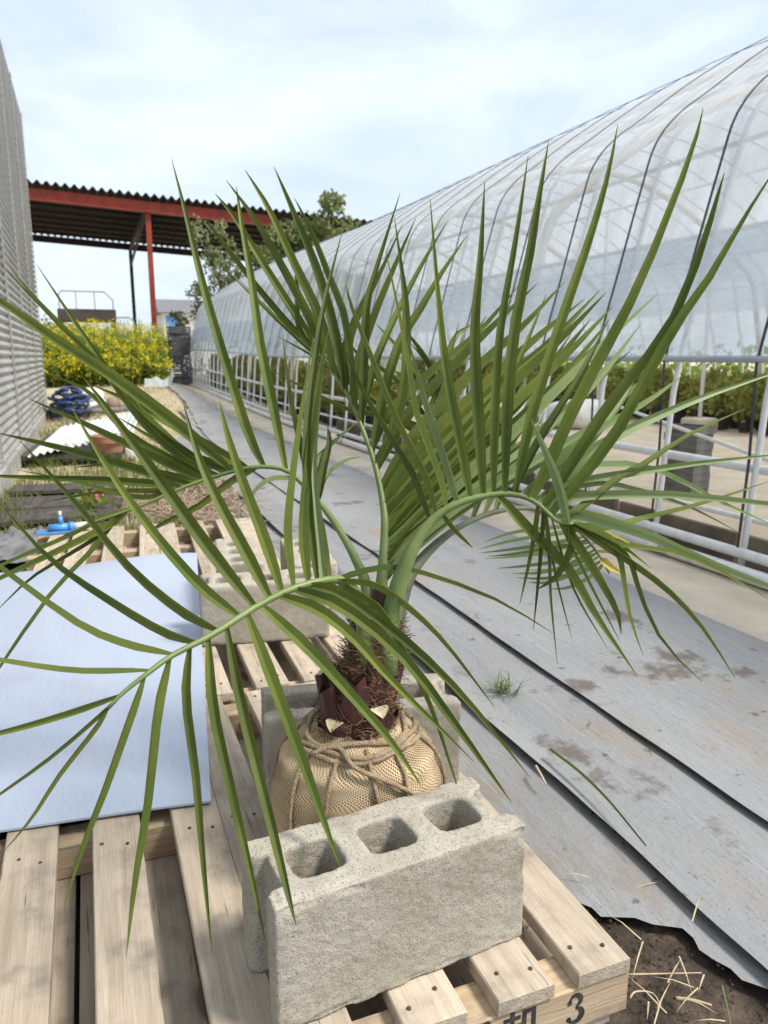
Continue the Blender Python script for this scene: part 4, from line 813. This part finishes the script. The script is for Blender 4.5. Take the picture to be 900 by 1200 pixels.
def tree(name, label, cat, base, h, crown, m, nleaf, lsize, seed, nl=9, bare=.3, group=None, flat=1.0):
    r = random.Random(seed); t = thing(name, label, cat, base, 0, group)
    tb = MB(); tips = []
    P = [Vector((.10*h*.3*r.uniform(-1, 1)*k/5, .05*h*r.uniform(-1, 1)*k/5, h*.72*k/5)) for k in range(6)]
    P[0] = Vector((0, 0, -.05)); tb.tube(crom(P, 14), [h*.022*(1-.8*i/13) for i in range(14)], 8)
    for k in range(nl):
        u = bare+(.95-bare)*k/nl; s = P[0].lerp(P[-1], u) if u < .2 else crom(P, 30)[int(u*29)]; a = 2.4*k+r.uniform(-.4, .4); ln = crown*r.uniform(.55, 1.0)*(1.05-.45*u)
        e = s+Vector((math.cos(a)*ln, math.sin(a)*ln, h*r.uniform(.10, .26))); mid = s.lerp(e, .5)+Vector((0, 0, -.04*h*r.random()))
        tb.tube(crom([s, mid, e], 8), [h*.008*(1-.75*i/7) for i in range(8)], 5); tips.append(e); tips.append(mid)
        for j in range(3):
            q = mid.lerp(e, r.random()); e2 = q+Vector((r.gauss(0, 1)*ln*.3, r.gauss(0, 1)*ln*.3, abs(r.gauss(0, 1))*h*.08)); tb.tube([q, e2], [h*.003, h*.0012], 4); tips.append(e2)
    tips.append(P[-1]); tips.append(P[-1]+Vector((0, 0, h*.2)))
    tb.build('trunk', M['bark'], t, smooth=True)
    tips = [(q, crown*r.uniform(.14, .34)) for q in tips]
    def f(rr):
        c, w = rr.choice(tips); v = Vector((rr.gauss(0, 1), rr.gauss(0, 1), rr.gauss(0, 1)*.9)); v = v.normalized()*rr.random()**.45*w; return c+v*flat
    lb = foliage(nleaf, f, lsize, seed+1, .2); lb.build('crown', m, t)
    return t
tree('leafy_tree', 'bushy green tree rising behind the greenhouse roof, under the canopy edge', 'tree', (7.3, 23.9, .15), 5.9, 2.3, M['tree1'], 20000, .15, 3, nl=12, bare=.2)
tree('leafy_tree', 'shorter rounded green tree between the sparse pale tree and the bushy tree', 'tree', (5.75, 24.2, .15), 4.9, 1.3, M['tree1'], 8000, .14, 23, nl=10, bare=.2)
tree('leafy_tree', 'sparse pale tree standing at the corner of the greenhouse', 'tree', (4.0, 24.2, .15), 5.0, 1.0, M['tree2'], 2600, .12, 8, nl=10, bare=.3)
tree('brown_bush', 'low brownish bush beside the red post', 'bush', (2.75, 24.3, .2), 2.2, .75, M['tree3'], 1500, .11, 12, nl=8, bare=.15)
tree('green_bush', 'green bush beside the corrugated shed at the flower bed edge', 'bush', (-.75, 22.6, .3), 1.75, .7, M['tree1'], 2200, .10, 15, nl=9, bare=.1)

# flowering rape
rp = MB(); rpf = MB(); rr = random.Random(5)
for i in range(1900):
    x = rr.uniform(-1.5, 2.42); y = 18.6+4.6*rr.random()**1.15; h = (rr.uniform(.95, 1.5)+.22*nz(x*1.3, y*.8))*(.45+.55*sm(18.5, 20.3, y)); z0 = gz(x, y)
    if x > .0965*y-.08: x -= 2.2
    z0 = gz(x, y); lx, ly = rr.gauss(0, .09), rr.gauss(0, .09); tip = Vector((x+lx, y+ly, z0+h)); ft = Vector((x, y, z0)); s = Vector((.008, 0, 0))
    rp.quad(ft-s, ft+s, tip+s*.5, tip-s*.5)
    for k in range(9):
        u = rr.uniform(.1, .85); c = ft.lerp(tip, u); a = rr.uniform(0, 6.28); l = rr.uniform(.10, .24)*(1.2-u*.6); d = Vector((math.cos(a), math.sin(a), rr.uniform(-.2, .7)))*l; q = Vector((-math.sin(a), math.cos(a), 0))*l*.22
        rp.quad(c, c+d*.5+q, c+d, c+d*.5-q)
    for k in range(rr.choice((0, 1, 1, 2))):
        c = ft.lerp(tip, 1-.75*rr.random()**1.8)+Vector((rr.gauss(0, .09), rr.gauss(0, .09)-.05, 0))
        for j in range(rr.randint(5, 9)):
            p = c+Vector((rr.gauss(0, .035), rr.gauss(0, .035), rr.gauss(0, .04))); a = Vector((rr.gauss(0, 1), rr.gauss(0, 1), rr.gauss(0, 1))).normalized()*.021; bq = a.cross(Vector((rr.gauss(0, 1), rr.gauss(0, 1), rr.gauss(0, 1)))).normalized()*.021
            rpf.quad(p-a, p+bq, p+a, p-bq)
ro = rp.build('rape_flowers', M['rapeleaf'], None, label='dense bed of flowering yellow rape in front of the red canopy', cat='flowers', kind='stuff')
rpf.build('blossom', M['petal'], ro, kind='stuff')
# weeds outside the far side of the greenhouse
wd = foliage(14000, lambda r: (10.6+3.5*r.random(), 4+34*r.random(), r.random()**1.3*1.5*(.6+.5*nz(r.random()*5, 2))), .16, 31, 1.0)
wd.build('weed_bank', M['rapeleaf'], None, label='bank of green weeds beyond the greenhouse\'s open far side', cat='weeds', kind='stuff')

# ------------------------------------------------------------------ grass and straw
def blades(name, m, n, area, h, lab, cat, seed, lay=0.0, w=.004, parent=None):
    r = random.Random(seed); b = MB()
    for i in range(n):
        x, y, k = area(r)
        if x is None: continue
        z = gz(x, y)-.006; a = r.uniform(0, 6.28); l = h*r.uniform(.4, 1.2)*k; ln = lay+r.uniform(.1, .6)
        d = Vector((math.cos(a)*ln, math.sin(a)*ln, max(.06, 1-lay))).normalized()*l; s = Vector((-math.sin(a), math.cos(a), 0))*w
        p = Vector((x, y, z+(r.random()*.05*lay))); q = p+d*.55+Vector((0, 0, .02*l)); e = p+d*.95+Vector((math.cos(a), math.sin(a), -.5))*l*.18
        e.z = max(e.z, z+.004); b.quad(p-s, p+s, q+s*.8, q-s*.8); b.tri(q-s*.8, q+s*.8, e)
    return b.build(name, m, parent, label=lab, cat=cat, kind='stuff')
def area_g(r):
    x = r.uniform(-.6, .85); y = 4.35+r.random()**1.3*11
    k = .5+nz(x*2.2, y*1.1, 3)*1.6
    if k < .15: return (None, 0, 0)
    return (x, y, min(1.2, k+.2))
blades('grass', M['grass'], 9000, area_g, .13, 'patchy green grass between the shed and the grey ground sheet', 'grass', 3, w=.0035)
blades('dry_grass', M['straw'], 7000, lambda r: (r.uniform(-.6, 2.3), 11+r.random()*8, .9), .12, 'pale dry grass in front of the flower bed', 'dry grass', 4, lay=.5, w=.004)
blades('straw_heap', M['straw2'], 1500, lambda r: (.62+r.gauss(0, .17), 5.4+r.gauss(0, .5), 1.0), .26, 'heap of brown dead stalks at the pallet end', 'straw', 6, lay=.8, w=.005)
blades('weed_tuft', M['grass'], 70, lambda r: (.61+r.gauss(0, .02), .99+r.gauss(0, .05), 1.0), .07, 'green weeds growing in the pallet gap beside the front block', 'weeds', 7, w=.0016)
blades('weed_tuft', M['grass'], 60, lambda r: (1.085+r.gauss(0, .015), 1.83+r.gauss(0, .02), 1.0), .075, 'small green weed sprouting through the ground sheet', 'weed', 8, lay=.3, w=.0018).location.z = .02
blades('straw_litter', M['straw'], 26, lambda r: (.80+r.gauss(0, .09), .80+r.gauss(0, .10), 1.0), .07, 'dry straw scraps scattered on the bare soil beside the stencilled pallet', 'straw', 9, lay=.95, w=.0013).location.z = .012
def stalk(P, r, m, lab, cat='straw stalk', name='straw_stalk'):
    b = MB(); P = [Vector(p) for p in P]; c = P[0].copy(); b.tube(crom([p-c for p in P], 10), [r*(1-.5*i/9) for i in range(10)], 6); return b.build(name, M[m], None, label=lab, cat=cat, loc=c, smooth=True)
def onz(x, y, z): d = at(x, y, 1)-CAM; return CAM+d*((z-1)/d.z)
stalk([onz(735, 1142, .022), onz(780, 1141, .02), onz(822, 1140, .024)], .0017, 'straw', 'straight yellow straw stalk pointing away from the pallet corner')
stalk([onz(846, 1155, .024), onz(852, 1180, .02), onz(858, 1210, .02)], .0017, 'leafp', 'pale green stalk lying along the ground sheet edge')
stalk([onz(792, 1170, .016), onz(812, 1172, .02), onz(834, 1178, .018)], .0032, 'straw', 'thick short straw piece on the dark soil')
stalk([onz(738, 1170, .03), onz(745, 1162, .035), onz(765, 1164, .03), onz(775, 1180, .02)], .0016, 'straw', 'curled straw piece on the dark soil')
stalk([onz(628, 898, .045), onz(634, 908, .045), onz(640, 919, .04)], .004, 'straw', 'broken straw stub lying on the ground sheet')
# fallen leaflet on the sheet
Pf = crom([onz(645, 878, .055), onz(680, 905, .060), onz(715, 940, .058), onz(757, 992, .052)], 10); b = MB()
for i in range(9):
    w0, w1 = (.0048*(1-(i/9)**2)+.0006, .0048*(1-((i+1)/9)**2)+.0006); s = (Pf[9]-Pf[0]).cross(Vector((0, 0, 1))).normalized(); z = Vector((0, 0, .0035))
    b.quad(Pf[i]-s*w0, Pf[i]+z, Pf[i+1]+z, Pf[i+1]-s*w1); b.quad(Pf[i]+z, Pf[i]+s*w0, Pf[i+1]+s*w1, Pf[i+1]+z)
b.build('fallen_leaflet', M['leaf'], None, label='single fallen green palm leaflet lying on the grey ground sheet', cat='leaf')

# ------------------------------------------------------------------ clutter by the shed
def corr(name, c, ux, uy, L, W, m, pit, amp, label, cat, th=.004):
    b = MB(); n = int(W/pit*8); ux, uy = Vector(ux).normalized(), Vector(uy).normalized(); n_ = ux.cross(uy).normalized()
    for o in (0, th): b.grid(lambda v, u: ux*u+uy*v+n_*(amp*math.sin(2*math.pi*v/pit)+o), [W*i/n for i in range(n+1)], lin(0, L, 4))
    for u in (0, L):
        for i in range(n):
            a, d = W*i/n, W*(i+1)/n; pa = ux*u+uy*a+n_*amp*math.sin(2*math.pi*a/pit); pd = ux*u+uy*d+n_*amp*math.sin(2*math.pi*d/pit); b.quad(pa, pd, pd+n_*th, pa+n_*th)
    return b.build(name, M[m], None, smooth=True, label=label, cat=cat, loc=c)
corr('roofing_sheet', (-.56, 7.6, .10), (.10, 1, .03), (1, .10, .18), 2.3, .95, 'whitesheet', .063, .012, 'white corrugated roofing sheet propped on the ground beside the shed', 'roofing sheet')
corr('roofing_offcut', (-.28, 7.75, .02), (.1, .25, 1), (1, -.05, 0), .17, .36, 'whitesheet', .063, .010, 'short white corrugated offcut leaning under the roofing sheet', 'roofing sheet')
b = MB(); b.box((0, 0, 0), (.9, 2.2, .05), ch=.004); b.build('timber_board', M['olddark'], None, label='dark weathered board holding up the white roofing sheet', cat='board', loc=(-.1, 8.75, .075), rz=-.08)
tp = thing('terracotta_pot', 'round terracotta flower pot beside the white roofing sheet', 'flower pot', (.145, 7.75, 0))
b = MB(); b.lathe([(0, .006), (.105, .006), (.145, .19), (.165, .19), (.168, .255), (.15, .258), (.145, .20), (.0, .19)], 28); b.build('pot', M['terra'], tp, smooth=False)
b = MB(); b.lathe([(.0, .238), (.149, .232)], 20); b.build('soil', M['straw2'], tp)
blob('white_bag', (.345, 7.85, 0), (.06, .07, .075), M['sack'], 4, label='small white plastic bag beside the terracotta pot', cat='bag')
hz = thing('hose_coil', 'heap of navy blue hose against the shed corner', 'hose', (-.28, 13.0, gz(-.28, 13)))
for k in range(9):
    b = MB(); a0 = R.uniform(0, 6); rx, ry = R.uniform(.14, .30), R.uniform(.45, .75); zz = .03+.045*k
    b.tube([(rx*math.cos(a)+.03*math.sin(3*a+a0), ry*math.sin(a), zz+.04*math.sin(2*a+a0)) for a in lin(a0, a0+6.1, 26)], .026, 7); b.build('hose_loop', M['hose'], hz, smooth=True)
for k, (x, y, a, l, mm, lab) in enumerate(((.12, 14.3, 1.2, 1.1, 'whitep', 'white plastic pipe lying behind the navy hose heap'), (.2, 13.2, .5, .9, 'greyp', 'grey pipe lying beside the navy hose heap'), (.35, 12.3, 1.0, .8, 'straw', 'pale timber batten lying in the dry grass'))):
    b = MB(); b.tube([(-l/2*math.cos(a), -l/2*math.sin(a), .05), (l/2*math.cos(a), l/2*math.sin(a), .06)], .045, 10); b.build('loose_pipe', M[mm], None, label=lab, cat='pipe', loc=(x, y, gz(x, y)), smooth=True)
for k, (x, y, s) in enumerate(((.0, 14.6, 1.0), (.45, 14.0, .7), (-.2, 14.4, .8))):
    blob('rubbish_bag', (x, y, gz(x, y)), (.26*s, .22*s, .17*s), (M['sack'], M['straw2'], M['tarp'])[k], 11+k, label=('white rubbish bag', 'brown rubbish bag', 'grey rubbish bag')[k]+' on the pile behind the navy hose', cat='bag')
# dark boards and a grey tarpaulin by the shed foot
for k, (x, y, rz, w, l, z) in enumerate(((-.30, 5.55, 1.50, .42, .95, .02), (-.33, 5.05, 1.62, .34, .9, .03), (-.20, 6.15, 1.45, .30, .8, .02))):
    b = MB(); b.box((0, 0, 0), (w, l, .03), ch=.003); b.build('dark_board', M['olddark'], None, label=('widest dark weathered board, in the middle of three by the shed foot', 'dark weathered board lying closest to the grey tarpaulin', 'dark weathered board lying closest to the terracotta pot')[k], cat='board', group='dark boards at the shed foot', loc=(x, y, z), rz=rz)
tb = MB(); tb.grid(lambda u, v: (-.62+u*.33, 3.9+v*.75, .03+.05*abs(nz(u*3, v*3))+.03*nz(u*9, v*8)), lin(0, 1, 24), lin(0, 1, 30)); tb.build('tarpaulin', M['tarp'], None, label='crumpled grey tarpaulin beside the end pallet', cat='tarpaulin', smooth=True)
# blue tap fitting on the pallet end
tpf = thing('pipe_tap', 'blue plastic ball valve with white pipe end at the pallet corner', 'valve', tuple(onz(72, 624, .135)+Vector((0, 0, .0))))
tpf.scale = (.8, .8, .8)
def part(nm, P, r, m, n=12): b = MB(); b.tube(P, r, n); return b.build(nm, M[m], tpf, smooth=True)
part('valve_body', [(-.07, 0, .03), (.06, 0, .03)], .028, 'bluep'); part('union_nut', [(.045, 0, .03), (.075, 0, .03)], .034, 'bluep', 8); part('pipe_end', [(.075, 0, .03), (.165, .01, .03)], .027, 'whitep')
part('stem', [(0, 0, .05), (0, 0, .10)], .014, 'bluep'); part('stem_cap', [(0, 0, .10), (0, 0, .135)], .010, 'whitep')
b = MB(); b.box((-.02, -.05, .012), (.22, .022, .010), .08); b.box((-.10, -.02, .02), (.10, .018, .012), .5); b.build('handle', M['bluep'], tpf)
# grey pipe at the edge of the sheets
b = MB(); pa, pb_ = onz(388, 662, .05), onz(446, 742, .05); b.tube([pa, pa.lerp(pb_, .5), pb_], .026, 12, cap=False); b.tube([pa, pa.lerp(pb_, .5), pb_], .020, 12, cap=False); b.build('grey_pipe', M['greyp'], None, label='short grey plastic pipe lying along the sheet edge behind the palm', cat='pipe', smooth=True)
# pink blossoms
pk = thing('pink_flower', 'small pink flowering plant in the grass before the pallets', 'flower', tuple(onz(112, 604, 0)))
pk.location.z = 0
b = foliage(60, lambda r: (r.gauss(0, .05), r.gauss(0, .05), r.random()*.12), .05, 3, 1.0); b.build('leaves', M['rapeleaf'], pk)
b = foliage(26, lambda r: (r.choice((-.04, .02, .05))+r.gauss(0, .012), r.gauss(0, .02), .13+r.gauss(0, .02)), .035, 5, .5); b.build('petals', M['petalpink'], pk)
# stack of dark crates and folded film at the greenhouse's far corner
for k in range(8):
    b = MB(); w, l, h = .52, .46, .195
    b.box((0, 0, .012), (w-.03, l-.03, .02))
    for s in (-1, 1):
        for zz in (.03, .095, .165):
            b.box((s*(w/2-.012), 0, zz), (.024, l, .045)); b.box((0, s*(l/2-.012), zz), (w-.05, .024, .045))
        for q in (-1, 1): b.box((s*(w/2-.02), q*(l/2-.02), h/2), (.036, .036, h-.012))
    b.build('plastic_crate', M['crate'], None, label='dark grey plastic crate %s in the stack at the greenhouse\'s far corner' % ORD[7-k], cat='crate', group='stacked dark crates', loc=(2.42+R.uniform(-.02, .02), 21.9+R.uniform(-.02, .02), gz(2.42, 21.9)+k*.197+.004), rz=R.uniform(-.06, .06)+.15)
fl = MB(); fl.grid(lambda u, v: (1.16+u*.62+.1*v, 17.7+v*.5, gz(1.5, 17.9)+.03+.24*math.sin(math.pi*min(1, v*1.2+.02))*(.8+.4*nz(u*4, 2))+.22*sm(.8, 1, u)), lin(0, 1, 30), lin(0, 1, 20)); fl.build('loose_film', M['loosefilm'], None, label='heap of folded clear plastic film before the flower bed', cat='plastic film', smooth=True)

# crumbs of soil beside the front pallet, over the sheet edge too
cl = MB(); rc = random.Random(21)
for i in range(900):
    y = .55+rc.random()**1.2*1.05; x = .70+abs(rc.gauss(0, .13)); q = rc.choice((.0014, .0022, .0034, .005)); c = Vector((x, y, .004+(.012 if x > .95 else 0)))
    if x > 1.12: continue
    V = [c+Vector((rc.uniform(.5, 1)*q*math.cos(a), rc.uniform(.5, 1)*q*math.sin(a), -q*.4)) for a in (0, 1.3, 2.5, 3.8, 5.1)]; tp_ = c+Vector((rc.uniform(-.3, .3)*q, rc.uniform(-.3, .3)*q, q*rc.uniform(.3, .55)))
    for k in range(5): cl.tri(V[k], V[(k+1) % 5], tp_)
cl.build('soil_crumbs', mat('dark_crumbled_soil', (.075, .058, .045), (.04, .031, .025), scale=80, rough=1, spec=.05), None, label='dark soil crumbs spilled beside the stencilled pallet', cat='soil', kind='stuff')
